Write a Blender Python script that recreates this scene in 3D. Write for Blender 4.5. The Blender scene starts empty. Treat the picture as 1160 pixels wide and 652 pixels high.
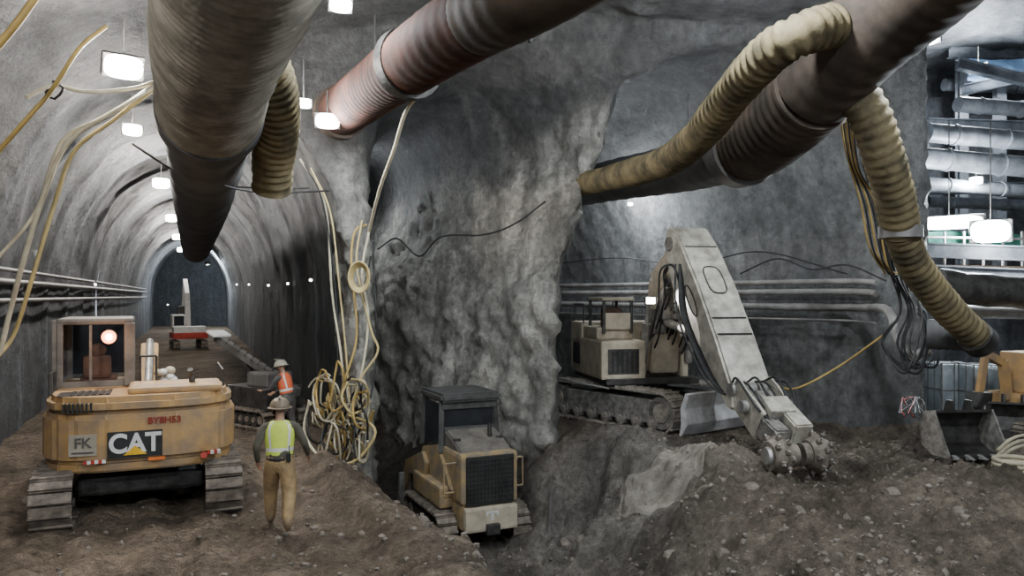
import bpy, bmesh, math, random
import numpy as np
from mathutils import Vector, Matrix, noise, Euler
random.seed(7)
F=870.0; CH=3.2; HY=335.0
def P(u,v,d): return Vector(((u-580)/F*d, d, CH+(HY-v)/F*d))
COL=bpy.context.scene.collection
# ------------------------------------------------------------ materials
MC={}
def mat(name,c1,c2=None,rough=.8,metal=0.,scale=3.,bump=.15,emis=0.,bscale=None,spec=.4):
    if name in MC: return MC[name]
    m=bpy.data.materials.new(name); m.use_nodes=True; nt=m.node_tree; b=nt.nodes['Principled BSDF']
    b.inputs['Roughness'].default_value=rough; b.inputs['Metallic'].default_value=metal
    b.inputs['Specular IOR Level'].default_value=spec
    if c2 is None: c2=tuple(x*.65 for x in c1)
    tc=nt.nodes.new('ShaderNodeTexCoord'); n=nt.nodes.new('ShaderNodeTexNoise')
    n.inputs['Scale'].default_value=scale; n.inputs['Detail'].default_value=6; n.inputs['Roughness'].default_value=.65
    nt.links.new(tc.outputs['Object'],n.inputs['Vector'])
    r=nt.nodes.new('ShaderNodeValToRGB'); r.color_ramp.elements[0].position=.38; r.color_ramp.elements[1].position=.62
    r.color_ramp.elements[0].color=(*c2,1); r.color_ramp.elements[1].color=(*c1,1)
    nt.links.new(n.outputs['Fac'],r.inputs['Fac']); nt.links.new(r.outputs['Color'],b.inputs['Base Color'])
    if bump>0:
        n2=nt.nodes.new('ShaderNodeTexNoise'); n2.inputs['Scale'].default_value=bscale or scale*6; n2.inputs['Detail'].default_value=4
        nt.links.new(tc.outputs['Object'],n2.inputs['Vector'])
        bp=nt.nodes.new('ShaderNodeBump'); bp.inputs['Strength'].default_value=bump; bp.inputs['Distance'].default_value=.03
        nt.links.new(n2.outputs['Fac'],bp.inputs['Height']); nt.links.new(bp.outputs['Normal'],b.inputs['Normal'])
    if emis>0:
        b.inputs['Emission Color'].default_value=(*c1,1); b.inputs['Emission Strength'].default_value=emis
    MC[name]=m; return m
def tintmat(name,nscale,bumps,rough=.8,spec=.35,streak=False):
    m=bpy.data.materials.new(name); m.use_nodes=True; nt=m.node_tree; b=nt.nodes['Principled BSDF']; L=nt.links.new
    b.inputs['Roughness'].default_value=rough; b.inputs['Specular IOR Level'].default_value=spec
    a=nt.nodes.new('ShaderNodeAttribute'); a.attribute_name='tint'
    tc=nt.nodes.new('ShaderNodeTexCoord')
    def ns(s,det=8,sc=None):
        n=nt.nodes.new('ShaderNodeTexNoise'); n.inputs['Scale'].default_value=s; n.inputs['Detail'].default_value=det; n.inputs['Roughness'].default_value=.7
        if sc:
            mp=nt.nodes.new('ShaderNodeMapping'); mp.inputs['Scale'].default_value=sc; L(tc.outputs['Object'],mp.inputs['Vector']); L(mp.outputs['Vector'],n.inputs['Vector'])
        else: L(tc.outputs['Object'],n.inputs['Vector'])
        return n
    def mr(o,a0,a1):
        r=nt.nodes.new('ShaderNodeMapRange'); r.inputs['From Min'].default_value=.3; r.inputs['From Max'].default_value=.7
        r.inputs['To Min'].default_value=a0; r.inputs['To Max'].default_value=a1; L(o,r.inputs['Value']); return r.outputs['Result']
    v1=mr(ns(nscale).outputs['Fac'],.6,1.4); v2=mr(ns(nscale*9,6).outputs['Fac'],.5,1.5)
    mu=nt.nodes.new('ShaderNodeMath'); mu.operation='MULTIPLY'; L(v1,mu.inputs[0]); L(v2,mu.inputs[1]); o=mu.outputs[0]
    if streak:
        v3=mr(ns(1.0,6,(2.4,2.4,.35)).outputs['Fac'],.6,1.4)
        m2=nt.nodes.new('ShaderNodeMath'); m2.operation='MULTIPLY'; L(o,m2.inputs[0]); L(v3,m2.inputs[1]); o=m2.outputs[0]
    vm=nt.nodes.new('ShaderNodeVectorMath'); vm.operation='SCALE'; L(a.outputs['Color'],vm.inputs[0]); L(o,vm.inputs['Scale'])
    L(vm.outputs[0],b.inputs['Base Color'])
    prev=None
    for s,st,dist in bumps:
        bp=nt.nodes.new('ShaderNodeBump'); bp.inputs['Strength'].default_value=st; bp.inputs['Distance'].default_value=dist
        L(ns(s,6).outputs['Fac'],bp.inputs['Height'])
        if prev: L(prev.outputs['Normal'],bp.inputs['Normal'])
        prev=bp
    L(prev.outputs['Normal'],b.inputs['Normal'])
    return m
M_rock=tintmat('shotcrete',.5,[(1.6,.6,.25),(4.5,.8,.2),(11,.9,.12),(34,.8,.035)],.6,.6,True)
M_dirt=tintmat('dirt',.9,[(2.2,.7,.3),(10,1,.16),(40,.9,.04)],.85,.25)
YEL=mat('dusty_yellow_paint',(.46,.28,.11),(.27,.19,.12),.65,0,2.4,.1)
YEL2=mat('muddy_yellow_paint',(.40,.28,.13),(.20,.17,.135),.75,0,3.2,.3)
BEI=mat('dusty_beige_paint',(.58,.50,.38),(.36,.31,.235),.65,0,2.2,.15)
CAB=mat('grimy_cab_paint',(.19,.17,.145),(.10,.09,.08),.65,0,3,.15)
ARM=mat('pale_grey_arm_paint',(.58,.55,.47),(.30,.275,.23),.55,.05,3.2,.25)
BLK=mat('black_rubber',(.03,.03,.03),(.015,.015,.015),.6,0,4,.1)
DGR=mat('dark_steel',(.09,.085,.08),(.04,.038,.035),.5,.5,4,.2)
STE=mat('worn_steel',(.45,.44,.42),(.25,.24,.22),.4,.45,3,.15)
BLA=mat('bright_blade_steel',(.8,.8,.8),(.5,.49,.48),.45,.05,2.5,.2)
DST=mat('dusty_steel',(.32,.30,.27),(.14,.13,.115),.65,.2,6,.5)
MUD=mat('muddy_track_steel',(.26,.22,.18),(.12,.10,.082),.7,.15,6,.4)
MUG=mat('dusty_track_steel',(.38,.34,.285),(.19,.165,.14),.7,.1,6,.4)
GLS=mat('dark_glass',(.03,.035,.04),(.02,.02,.025),.15,0,2,0)
SEAT=mat('brown_seat',(.12,.065,.045),(.07,.04,.03),.8)
WHT=mat('white_paint',(.75,.75,.72),(.6,.6,.58),.6)
REDP=mat('red_paint',(.5,.05,.03),(.35,.04,.03),.5)
ORG=mat('orange_paint',(.8,.2,.04),None,.6)
HOSE=mat('yellow_hose_rubber',(.58,.46,.2),(.42,.33,.16),.55,0,3,.05)
HOSW=mat('pale_hose_rubber',(.62,.56,.40),(.44,.38,.27),.6,0,3,.05)
ORH=mat('orange_hose_rubber',(.5,.34,.1),(.35,.24,.08),.6)
DBE=mat('duct_fabric_beige',(.36,.33,.27),(.19,.175,.145),.8,0,2.2,.3,spec=.2)
DYE=mat('duct_fabric_yellow',(.22,.175,.095),(.085,.072,.045),.8,0,2.2,.3,spec=.2)
DGY=mat('duct_fabric_grey',(.12,.12,.12),(.065,.065,.065),.7,0,1,.1,spec=.3)
DBR=mat('duct_painted_redbrown',(.105,.05,.038),(.055,.034,.028),.8,0,1.8,.1,spec=.08)
DDK=mat('duct_dark_brown',(.10,.075,.058),(.045,.037,.031),.75,0,1.2,.1,spec=.15)
GPI=mat('grey_pipe',(.24,.23,.22),(.13,.12,.11),.5,.4,2,.1)
PPI=mat('pale_grey_pipe',(.36,.34,.32),(.2,.19,.175),.5,.1,2,.1)
# ------------------------------------------------------------ mesh builder
def spline(pts,step):
    pts=[Vector(p) for p in pts]
    if len(pts)==2:
        n=max(1,int((pts[1]-pts[0]).length/step)); return [pts[0].lerp(pts[1],i/n) for i in range(n+1)]
    q=[2*pts[0]-pts[1]]+pts+[2*pts[-1]-pts[-2]]; out=[]
    for i in range(1,len(q)-2):
        a,b,c,d=q[i-1:i+3]; n=max(1,int(math.ceil((c-b).length/step)))
        for k in range(n):
            t=k/n
            out.append(.5*((2*b)+(c-a)*t+(2*a-5*b+4*c-d)*t*t+(3*b-a-3*c+d)*t**3))
    out.append(pts[-1]); return out
class MB:
    def __init__(s): s.v=[];s.f=[];s.mi=[];s.sm=[];s.mats=[]
    def slot(s,m):
        if m not in s.mats: s.mats.append(m)
        return s.mats.index(m)
    def add(s,vs,fs,m,smooth=False,M=None):
        o=len(s.v); k=s.slot(m)
        for v in vs: s.v.append(tuple(M@Vector(v)) if M else tuple(v))
        for f in fs: s.f.append(tuple(o+i for i in f)); s.mi.append(k); s.sm.append(smooth)
        return s
    def bm(s,bm,m,smooth=False,M=None):
        bm.verts.index_update(); s.add([v.co[:] for v in bm.verts],[[v.index for v in f.verts] for f in bm.faces],m,smooth,M); bm.free(); return s
    def box(s,size,loc,m,bevel=.02,rot=(0,0,0),taper=None):
        bm=bmesh.new(); bmesh.ops.create_cube(bm,size=1)
        for v in bm.verts:
            v.co=Vector((v.co.x*size[0],v.co.y*size[1],v.co.z*size[2]))
            if taper and v.co.z>0: v.co.x*=taper[0]; v.co.y*=taper[1]
        if bevel>0: bmesh.ops.bevel(bm,geom=bm.edges[:],offset=min(bevel,min(size)*.45),segments=2,affect='EDGES',profile=.6)
        return s.bm(bm,m,False,Matrix.Translation(loc)@Euler(rot).to_matrix().to_4x4())
    def b2(s,lo,hi,m,bevel=.02):
        return s.box([hi[i]-lo[i] for i in range(3)],[(hi[i]+lo[i])/2 for i in range(3)],m,bevel)
    def beam(s,p0,p1,w,h,m,bevel=.01,w1=None,h1=None):
        p0=Vector(p0);p1=Vector(p1);d=p1-p0;L=d.length
        z=d.normalized(); x=z.cross(Vector((0,0,1)))
        if x.length<.05: x=Vector((1,0,0))
        x.normalize(); y=z.cross(x); R=Matrix((x,y,z)).transposed().to_4x4()
        w1=w1 or w; h1=h1 or h
        bm=bmesh.new(); bmesh.ops.create_cube(bm,size=1)
        for v in bm.verts:
            top=v.co.z>0; v.co=Vector((v.co.x*(w1 if top else w),v.co.y*(h1 if top else h),v.co.z*L))
        if bevel>0: bmesh.ops.bevel(bm,geom=bm.edges[:],offset=bevel,segments=2,affect='EDGES')
        return s.bm(bm,m,False,Matrix.Translation((p0+p1)/2)@R)
    def cyl(s,p0,p1,r,m,r1=None,seg=20):
        p0=Vector(p0);p1=Vector(p1); r1=r if r1 is None else r1
        z=(p1-p0).normalized(); x=z.orthogonal().normalized(); y=z.cross(x)
        vs=[];
        for p,rr in((p0,r),(p1,r1)):
            for i in range(seg):
                a=2*math.pi*i/seg; vs.append(p+x*rr*math.cos(a)+y*rr*math.sin(a))
        s.add(vs,[(i,(i+1)%seg,seg+(i+1)%seg,seg+i) for i in range(seg)],m,True)
        s.add([v for v in vs[:seg]],[tuple(range(seg-1,-1,-1))],m); s.add([v for v in vs[seg:]],[tuple(range(seg))],m)
        return s
    def prism(s,pts,axis,a,b,m,bevel=.02):
        bm=bmesh.new()
        def mk(p,c):
            return {'x':(c,p[0],p[1]),'y':(p[0],c,p[1]),'z':(p[0],p[1],c)}[axis]
        n=len(pts); va=[bm.verts.new(mk(p,a)) for p in pts]; vb=[bm.verts.new(mk(p,b)) for p in pts]
        bm.faces.new(va[::-1]); bm.faces.new(vb)
        for i in range(n): bm.faces.new((va[i],va[(i+1)%n],vb[(i+1)%n],vb[i]))
        bmesh.ops.recalc_face_normals(bm,faces=bm.faces[:])
        if bevel>0:
            bmesh.ops.bevel(bm,geom=[e for e in bm.edges],offset=bevel,segments=2,affect='EDGES')
        return s.bm(bm,m)
    def sweep(s,pts,r,m,seg=8,step=.15,period=0,amp=0,cap=True,rf=None):
        q=spline(pts,step); n=len(q); T=[]
        for i in range(n):
            t=(q[min(i+1,n-1)]-q[max(i-1,0)]); T.append(t.normalized() if t.length>1e-6 else Vector((0,0,1)))
        x=T[0].orthogonal().normalized(); vs=[]; dist=0
        for i in range(n):
            if i: dist+=(q[i]-q[i-1]).length
            x=(x-T[i]*x.dot(T[i])).normalized(); y=T[i].cross(x)
            rr=r if rf is None else rf(i/(n-1))
            if period: rr+=amp*math.sin(2*math.pi*dist/period)+amp*.8*noise.noise(q[i]*1.3)
            for k in range(seg):
                a=2*math.pi*k/seg; w=(x*math.cos(a)+y*math.sin(a)); p=q[i]+w*rr
                if amp>.014: p=p+w*(amp*.7*noise.noise(p*3.5))
                vs.append(p)
        fs=[(i*seg+k,i*seg+(k+1)%seg,(i+1)*seg+(k+1)%seg,(i+1)*seg+k) for i in range(n-1) for k in range(seg)]
        s.add(vs,fs,m,True)
        if cap: s.add(vs[:seg],[tuple(range(seg-1,-1,-1))],m); s.add(vs[-seg:],[tuple(range(seg))],m)
        return s
    def sphere(s,c,r,m,sc=(1,1,1),seg=16):
        bm=bmesh.new(); bmesh.ops.create_uvsphere(bm,u_segments=seg,v_segments=seg//2+2,radius=r)
        return s.bm(bm,m,True,Matrix.Translation(c)@Matrix.Diagonal((*sc,1)))
    def obj(s,name,parent=None,loc=(0,0,0),rot=(0,0,0),**kw):
        me=bpy.data.meshes.new(name); me.from_pydata(s.v,[],s.f)
        for m in s.mats: me.materials.append(m)
        me.polygons.foreach_set('material_index',s.mi); me.polygons.foreach_set('use_smooth',s.sm); me.update()
        o=bpy.data.objects.new(name,me); COL.objects.link(o); o.location=loc; o.rotation_euler=rot
        if parent: o.parent=parent
        for k,v in kw.items(): o[k]=v
        return o
def root(name,label,cat,loc,heading=None,scale=1,group=None):
    o=bpy.data.objects.new(name,None); COL.objects.link(o); o.location=loc; o.empty_display_size=.2
    if heading: o.rotation_euler=(0,0,math.atan2(-heading[0],heading[1]))
    o.scale=(scale,)*3 if not isinstance(scale,tuple) else scale
    o['label']=label; o['category']=cat
    if group:o['group']=group
    return o
def text(body,size,parent,loc,m,rot=(math.pi/2,0,0),ext=.004,sx=1,bold=0,name='lettering'):
    c=bpy.data.curves.new('t','FONT'); c.body=body; c.size=size; c.extrude=ext; c.align_x='CENTER'; c.align_y='CENTER'; c.offset=bold
    t=bpy.data.objects.new('t',c); COL.objects.link(t)
    bpy.context.view_layer.update(); dg=bpy.context.evaluated_depsgraph_get()
    me=bpy.data.meshes.new_from_object(t.evaluated_get(dg)); bpy.data.objects.remove(t)
    me.materials.clear(); me.materials.append(m)
    o=bpy.data.objects.new(name,me); COL.objects.link(o); o.parent=parent; o.location=loc; o.rotation_euler=rot; o.scale=(sx,1,1); return o
def ss(t): t=max(0,min(1,t)); return t*t*(3-2*t)
def itp(tab,y):
    if y<=tab[0][0]: return tab[0][1]
    for (a,b),(c,d) in zip(tab,tab[1:]):
        if y<=c: return b+(d-b)*(y-a)/(c-a)
    return tab[-1][1]
# ------------------------------------------------------------ cavity shell (implicit field, surface nets)
d1=Vector((-.383,.924,0)); n1=Vector((.924,.383,0))
d3=Vector((-.61,.79,0)); n3=Vector((.79,.61,0))
C1L,C1R=-3.9,3.2
TRW=[(14,2.6),(16.4,1.3),(17.5,.7),(20,-1.1),(22,-3.0),(24,-4.4),(27,-5.6),(33,-8.0)]
TLW=[(14,-2.6),(17.5,-3.1),(20,-4.3),(23,-5.6),(26,-6.9),(33,-9.9)]
def nss(t): t=np.clip(t,0,1); return t*t*(3-2*t)
def hs(c,a,b,z,spring,crown,pw=2.0):
    h=(b-a)/2; u=np.abs(c-(a+b)/2)/h; w=np.maximum(z-spring,0)/(crown-spring)
    return (1-(u**pw+w**pw)**(1/pw))*np.minimum(h,4)
def smax(a,b,k): return .5*(a+b+np.sqrt((a-b)**2+k*k))-k*.15
gh=.17
gx=np.arange(-18,30,gh,dtype=np.float32); gy=np.arange(-4.2,34,gh,dtype=np.float32); gz_=np.arange(-3.3,13.5,gh,dtype=np.float32)
X,Y,Z=np.meshgrid(gx,gy,gz_,indexing='ij')
T_=-.383*X+.924*Y; N_=.924*X+.383*Y
f1=np.minimum(hs(N_,C1L,C1R,Z,3.0,8.2,2.0),T_-2)
rb=np.interp(Y,[a for a,b in TRW],[b for a,b in TRW]).astype(np.float32); lb=np.interp(Y,[a for a,b in TLW],[b for a,b in TLW]).astype(np.float32)
mouth=nss((22-Y)/5.5)
zz=np.maximum(0,Z-2.8)
rb=rb+(.30+.22*mouth)*zz+.5*nss((Y-19)/4)*nss((Z-3.5)/3); lb=lb-mouth*.12*np.maximum(0,Z-4)
f2=hs(X,lb,rb,Z,4.6,8.2+mouth*.9,2.2); f2=np.minimum(np.minimum(f2,Y-14.6),32.5-Y)
q3=.79*X+.61*Y
f3=np.minimum(np.minimum(hs(q3,11.2,18.2,Z,2.8,8.9,2.0),X-1.0-.34*np.maximum(0,Z-3.6)),32-Y)
f4=np.minimum(hs(X,-11.,15.,Z,3.2,9.5,3.0),16.6+.9*nss((Z-5)/4)-Y)
f5=np.minimum(np.minimum(X-(9.05+.42*(Y-16.6)),33-Y),np.minimum(12.8-Z,Y-13.5))
f=smax(f4,f2,1.0); f=smax(f,f3,.2); f=np.maximum(f,f1); f=np.maximum(f,f5)
del X,Y,Z,T_,N_,f1,f2,f3,f4,f5,lb,rb,zz,q3,mouth
S=f>0
cnt=np.zeros((len(gx)-1,len(gy)-1,len(gz_)-1),np.int8)
for a in(0,1):
    for b in(0,1):
        for c in(0,1): cnt+=S[a:cnt.shape[0]+a,b:cnt.shape[1]+b,c:cnt.shape[2]+c]
idx=np.argwhere((cnt>0)&(cnt<8)); ids=np.full(cnt.shape,-1,np.int32); ids[idx[:,0],idx[:,1],idx[:,2]]=np.arange(len(idx))
acc=np.zeros((len(idx),3)); num=np.zeros(len(idx))
def gv(o): return f[idx[:,0]+o[0],idx[:,1]+o[1],idx[:,2]+o[2]]
for ax in range(3):
    o1,o2=[k for k in range(3) if k!=ax]
    for a in(0,1):
        for b in(0,1):
            p0=[0,0,0]; p0[o1]=a;p0[o2]=b; p1=list(p0); p1[ax]=1
            v0=gv(p0);v1=gv(p1); cr=(v0>0)!=(v1>0); t=np.where(cr,v0/(v0-v1+1e-12),0)
            acc[:,ax]+=np.where(cr,t,0); acc[:,o1]+=cr*a; acc[:,o2]+=cr*b; num+=cr
cs=(idx+acc/num[:,None])*gh+np.array([gx[0],gy[0],gz_[0]])
quads=[]
for ax in range(3):
    sl0=[slice(None)]*3; sl1=[slice(None)]*3; sl0[ax]=slice(0,-1); sl1[ax]=slice(1,None)
    E=np.argwhere(S[tuple(sl0)]!=S[tuple(sl1)])
    o1=(ax+1)%3;o2=(ax+2)%3
    ok=(E[:,o1]>0)&(E[:,o2]>0)&(E[:,o1]<S.shape[o1]-1)&(E[:,o2]<S.shape[o2]-1); E=E[ok]
    def cell(da,db):
        e=E.copy(); e[:,o1]+=da; e[:,o2]+=db; return ids[e[:,0],e[:,1],e[:,2]]
    q=np.stack([cell(-1,-1),cell(0,-1),cell(0,0),cell(-1,0)],1)
    ins=S[E[:,0],E[:,1],E[:,2]]; q[~ins]=q[~ins][:,::-1]
    quads.append(q)
quads=np.concatenate(quads)
ring=[]; c=(C1L+C1R)/2;h=(C1R-C1L)/2
ring.append((C1L,-3.3)); ring.append((C1L,0))
for i in range(41):
    th=math.pi*(1-i/40); cx=math.cos(th)
    ring.append((c+h*cx,3.0+5.2*abs(math.sin(th))))
ring.append((C1R,0)); ring.append((C1R,-3.3))
Ys=list(np.arange(33.6,82,.35)); base=len(cs); extra=[]
for yy in Ys:
    for a,z in ring: extra.append(((a-.383*yy)/.924,yy,z))
nr=len(ring)
q=[(base+j*nr+k,base+j*nr+k+1,base+(j+1)*nr+k+1,base+(j+1)*nr+k) for j in range(len(Ys)-1) for k in range(nr-1)]
cs=np.vstack([cs,np.array(extra)]); quads=np.vstack([quads,np.array(q)])
nv=len(cs)
tm=bpy.data.meshes.new('tmp'); tm.from_pydata(cs.tolist(),[],quads.tolist()); tm.update()
nn=np.empty(nv*3); tm.vertices.foreach_get('normal',nn); nn=nn.reshape(-1,3)
tint=np.ones((nv,4)); newc=cs.copy()
print('cavity verts',nv)
def nz(p,s,o=0): return noise.noise(Vector((p[0]*s+o,p[1]*s,p[2]*s)))
for i in range(nv):
    x,y,z=p=cs[i]
    t=-.383*x+.924*y; n=.924*x+.383*y; q3=.79*x+.61*y
    inleft=t>18.5 and n<3.45
    lw=itp(TLW,y); rw=itp(TRW,y)
    cen=0 if inleft else ss((x-lw+1.2)/.6)*ss((rw+1.0+.5*max(0,z-3)-x)/.9)*ss((y-15.3)/1.0)*ss((36-y)/8)*ss((7.6+.55*(x+1)*.5+.9*nz(p,.8,2)-z)/2.8)
    amp=.05 if inleft else .17
    if not inleft and q3>17.3 and x<10.5: amp=.09
    if x<lw+.7 and y>16: amp=.1
    dsp=amp*(nz(p,.45)+.6*nz(p,1.1,7))+.05*nz(p,2.6,3)*(1+2.0*cen-.7*inleft)
    if cen>.1:
        dsp+=cen*.10*noise.noise(Vector((x*1.6,y*1.6,z*.8)))
        r1=1-2*abs(nz((x,y,z*.9),1.5,5)); r2=1-2*abs(nz(p,3.2,15))
        dsp-=cen*(.13*r1*r1+.11*r2*r2-.1)
    edge=ss(1-abs(x-(.8+.34*max(0,z-3.6)))/1.2)*ss(1-abs(y-17.2)/1.5)+ss(1-abs(x-9.4)/1.0)*ss(1-abs(y-17.2)/1.5)
    if edge>0: dsp+=edge*(.14*nz(p,2.2,5)+.14*nz(p,4.5,5))
    rib=max(0,math.cos(2*math.pi*t/3.6))**8
    if inleft and z>-.2: dsp-=.07*rib
    newc[i]=np.array(p)+nn[i]*dsp
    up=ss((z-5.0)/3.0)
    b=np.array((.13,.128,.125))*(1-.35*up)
    if inleft: b=np.array((.085,.09,.097))*(1+1.0*rib)  # paler on rib crests: glancing lamp light painted into the wall colour
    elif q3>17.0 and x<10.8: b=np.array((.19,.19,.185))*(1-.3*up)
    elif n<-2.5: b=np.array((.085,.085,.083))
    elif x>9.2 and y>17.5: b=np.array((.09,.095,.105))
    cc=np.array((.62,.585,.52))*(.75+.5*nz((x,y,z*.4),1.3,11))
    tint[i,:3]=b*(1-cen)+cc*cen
tm.vertices.foreach_set('co',newc.reshape(-1)); tm.update()
nrm=np.empty(nv*3); tm.vertices.foreach_get('normal',nrm); nrm=nrm.reshape(-1,3)
fc=newc[quads].mean(1)
keep=(fc[:,1]>-3.9)&(fc[:,2]>-3.15)
ceil=(fc[:,2]>6.6)&(fc[:,0]<9.2)
nnv=.924*fc[:,0]+.383*fc[:,1]; rwv=np.interp(fc[:,1],[a for a,b in TRW],[b for a,b in TRW])
left=~ceil&(nnv<3.0); cent=~ceil&~left&(fc[:,0]<rwv+1.6)&(fc[:,1]>12); right=~ceil&~left&~cent
for k,mk in(('ceiling',ceil),('wall_left',left),('wall_center',cent),('wall_right',right)):
    Q=quads[keep&mk]; fs=Q.tolist()
    used=sorted({i for ff in fs for i in ff}); mp={a:b for b,a in enumerate(used)}
    m2=bpy.data.meshes.new(k); m2.from_pydata(newc[used].tolist(),[],[[mp[i] for i in ff] for ff in fs])
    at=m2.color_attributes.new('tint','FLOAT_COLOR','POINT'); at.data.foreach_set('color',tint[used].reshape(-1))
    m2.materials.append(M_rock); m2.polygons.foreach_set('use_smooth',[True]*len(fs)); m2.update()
    m2.normals_split_custom_set_from_vertices(nrm[used].tolist())
    o=bpy.data.objects.new(k,m2); COL.objects.link(o); o['kind']='structure'
m2=bpy.data.meshes.new('wall_back'); yb=81.0
ctr_=((c-.383*yb)/.924,yb,3.0); rv=[((a*1.05-.383*yb)/.924,yb,z*1.03) for a,z in ring]
m2.from_pydata([ctr_]+rv,[],[(0,i+1,i+2) for i in range(nr-1)]+[(0,nr,1)])
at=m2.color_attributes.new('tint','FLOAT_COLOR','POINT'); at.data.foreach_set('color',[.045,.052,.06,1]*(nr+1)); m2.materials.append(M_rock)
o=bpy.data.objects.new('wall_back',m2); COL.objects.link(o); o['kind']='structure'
bpy.data.meshes.remove(tm)
# ------------------------------------------------------------ floor
TL=[(5,1.0),(9.1,-.35),(11.6,-1.7),(14.3,-3.0),(17.5,-3.5),(26,-7.0),(34,-10.2),(80,-24)]
TR=[(5,3.4),(9,3.5),(11,3.7),(13,3.9),(14,3.8),(15.5,3.2),(17,2.0),(18,1.5),(20,0),(24,-3.3),(33,-7),(80,-20)]
def H(x,y,fine=1):
    L=itp(TL,y);R=itp(TR,y); w=.25*noise.noise(Vector((x*.8,y*.8,2)))+.1*noise.noise(Vector((x*2.8,y*2.8,2)))
    pit=ss((x-L+w*2)/.9)*ss((R-x+w*3)/2.9)
    z=-1.95*pit
    z+=.28*math.exp(-((x-L+.55)/.45)**2)*ss((15.5-y)/1.5)
    z+=.45*math.exp(-(((x-3.9)/1.0)**2+((y-14.4)/.9)**2))
    z+=.35*math.exp(-(((x-2.4)/.9)**2+((y-17.2)/.8)**2))
    z+=.45*math.exp(-(((x-7.2)/1.5)**2+((y-12)/1.3)**2))
    z+=.25*math.exp(-(((x-9.7)/1.2)**2+((y-16.8)/1.0)**2))
    z+=.8*ss((6-y)/6)*1.5
    rg=ss((x-L)/1)*ss((20-y)/3)
    rough=.35+.85*rg
    z+=rough*(.13*noise.noise(Vector((x*.7,y*.7,0)))+.14*noise.noise(Vector((x*1.9,y*1.9,4))))
    if fine: z+=rough*(.11*noise.noise(Vector((x*4.5,y*4.5,9)))+.08*noise.noise(Vector((x*10,y*10,1))))
    if x<L and y<16:
        n=.924*x+.383*y; t=-.383*x+.924*y
        z+=.04*math.sin(n*9+noise.noise(Vector((x,y,0)))*2)*ss((L-x)/.8)
        z+=.045*max(0,math.sin(t*24))*max(0,math.sin(n*3.1+1))*ss((L-x)/.8)
    return z
def axis(a,b,c,d,st):
    arr=[b+st*i for i in range(int((c-b)/st)+1)]
    lo=[];x=b;s=st
    while x>a: s*=1.15; x-=s; lo.append(x)
    hi=[];x=arr[-1];s=st
    while x<d: s*=1.12; x+=s; hi.append(x)
    return lo[::-1]+arr+hi
xs=axis(-38,-11,12,38,.062); ys=axis(-6,7.5,20,86,.062)
vs=[];tn=[]
for y in ys:
    for x in xs:
        z=H(x,y); vs.append((x,y,z))
        L=itp(TL,y);R=itp(TR,y)
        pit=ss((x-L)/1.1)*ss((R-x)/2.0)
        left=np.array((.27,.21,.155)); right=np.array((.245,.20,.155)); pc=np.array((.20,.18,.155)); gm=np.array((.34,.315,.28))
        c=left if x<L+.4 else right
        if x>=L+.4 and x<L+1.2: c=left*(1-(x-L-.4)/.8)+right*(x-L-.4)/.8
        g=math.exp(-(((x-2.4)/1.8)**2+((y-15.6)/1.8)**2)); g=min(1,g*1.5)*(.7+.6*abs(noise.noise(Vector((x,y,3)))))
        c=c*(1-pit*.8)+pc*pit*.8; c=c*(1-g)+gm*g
        c=c*(1+.5*noise.noise(Vector((x*.6,y*.6,8)))+.4*noise.noise(Vector((x*2.5,y*2.5,8))))
        tn+= [*c,1]
nx=len(xs)
m2=bpy.data.meshes.new('floor'); m2.from_pydata(vs,[],[(j*nx+i,j*nx+i+1,(j+1)*nx+i+1,(j+1)*nx+i) for j in range(len(ys)-1) for i in range(nx-1)])
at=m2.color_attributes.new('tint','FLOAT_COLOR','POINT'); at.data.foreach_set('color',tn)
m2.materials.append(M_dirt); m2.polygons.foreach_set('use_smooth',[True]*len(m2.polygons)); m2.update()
o=bpy.data.objects.new('floor',m2); COL.objects.link(o); o['kind']='structure'
ROC=mat('rubble_stone',(.23,.195,.16),(.11,.093,.078),.85,0,2,.4)
g=MB()
for i in range(4200):
    y=8.5+8.2*random.random()**1.3; x=random.uniform(-.6*y,.62*y)
    if x<itp(TL,y)-.3 and random.random()<.75: continue
    if y>16 and x<1: continue
    r=.012+.05*random.random()**4
    bm=bmesh.new(); bmesh.ops.create_icosphere(bm,subdivisions=1,radius=r)
    for v in bm.verts: v.co*=random.uniform(.6,1.25)
    g.bm(bm,ROC,False,Matrix.Translation((x,y,H(x,y)+r*.2)))
o=g.obj('rubble',label='loose grey-brown stones scattered over the dirt ground',category='rubble'); o['kind']='stuff'
for k,(u,v,d,r) in enumerate([(640,560,15.3,.13),(660,600,14.6,.12),(905,590,11,.1),(1010,570,11.8,.1),(760,625,11.6,.1),(1085,600,10.6,.1),(480,600,10.4,.08),(30,560,12,.1),(850,560,12.6,.12),(820,610,11,.1)]):
    x=(u-580)/F*d; bm=bmesh.new(); bmesh.ops.create_icosphere(bm,subdivisions=2,radius=r)
    for w in bm.verts: w.co*=1+.6*noise.noise(w.co*7+Vector((k,0,0)))
    MB().bm(bm,ROC).obj('rock',loc=(x,d,H(x,d)+r*.2),label='angular grey-brown rock lying on churned dirt',category='rock',group='rocks on the dirt')
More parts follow.
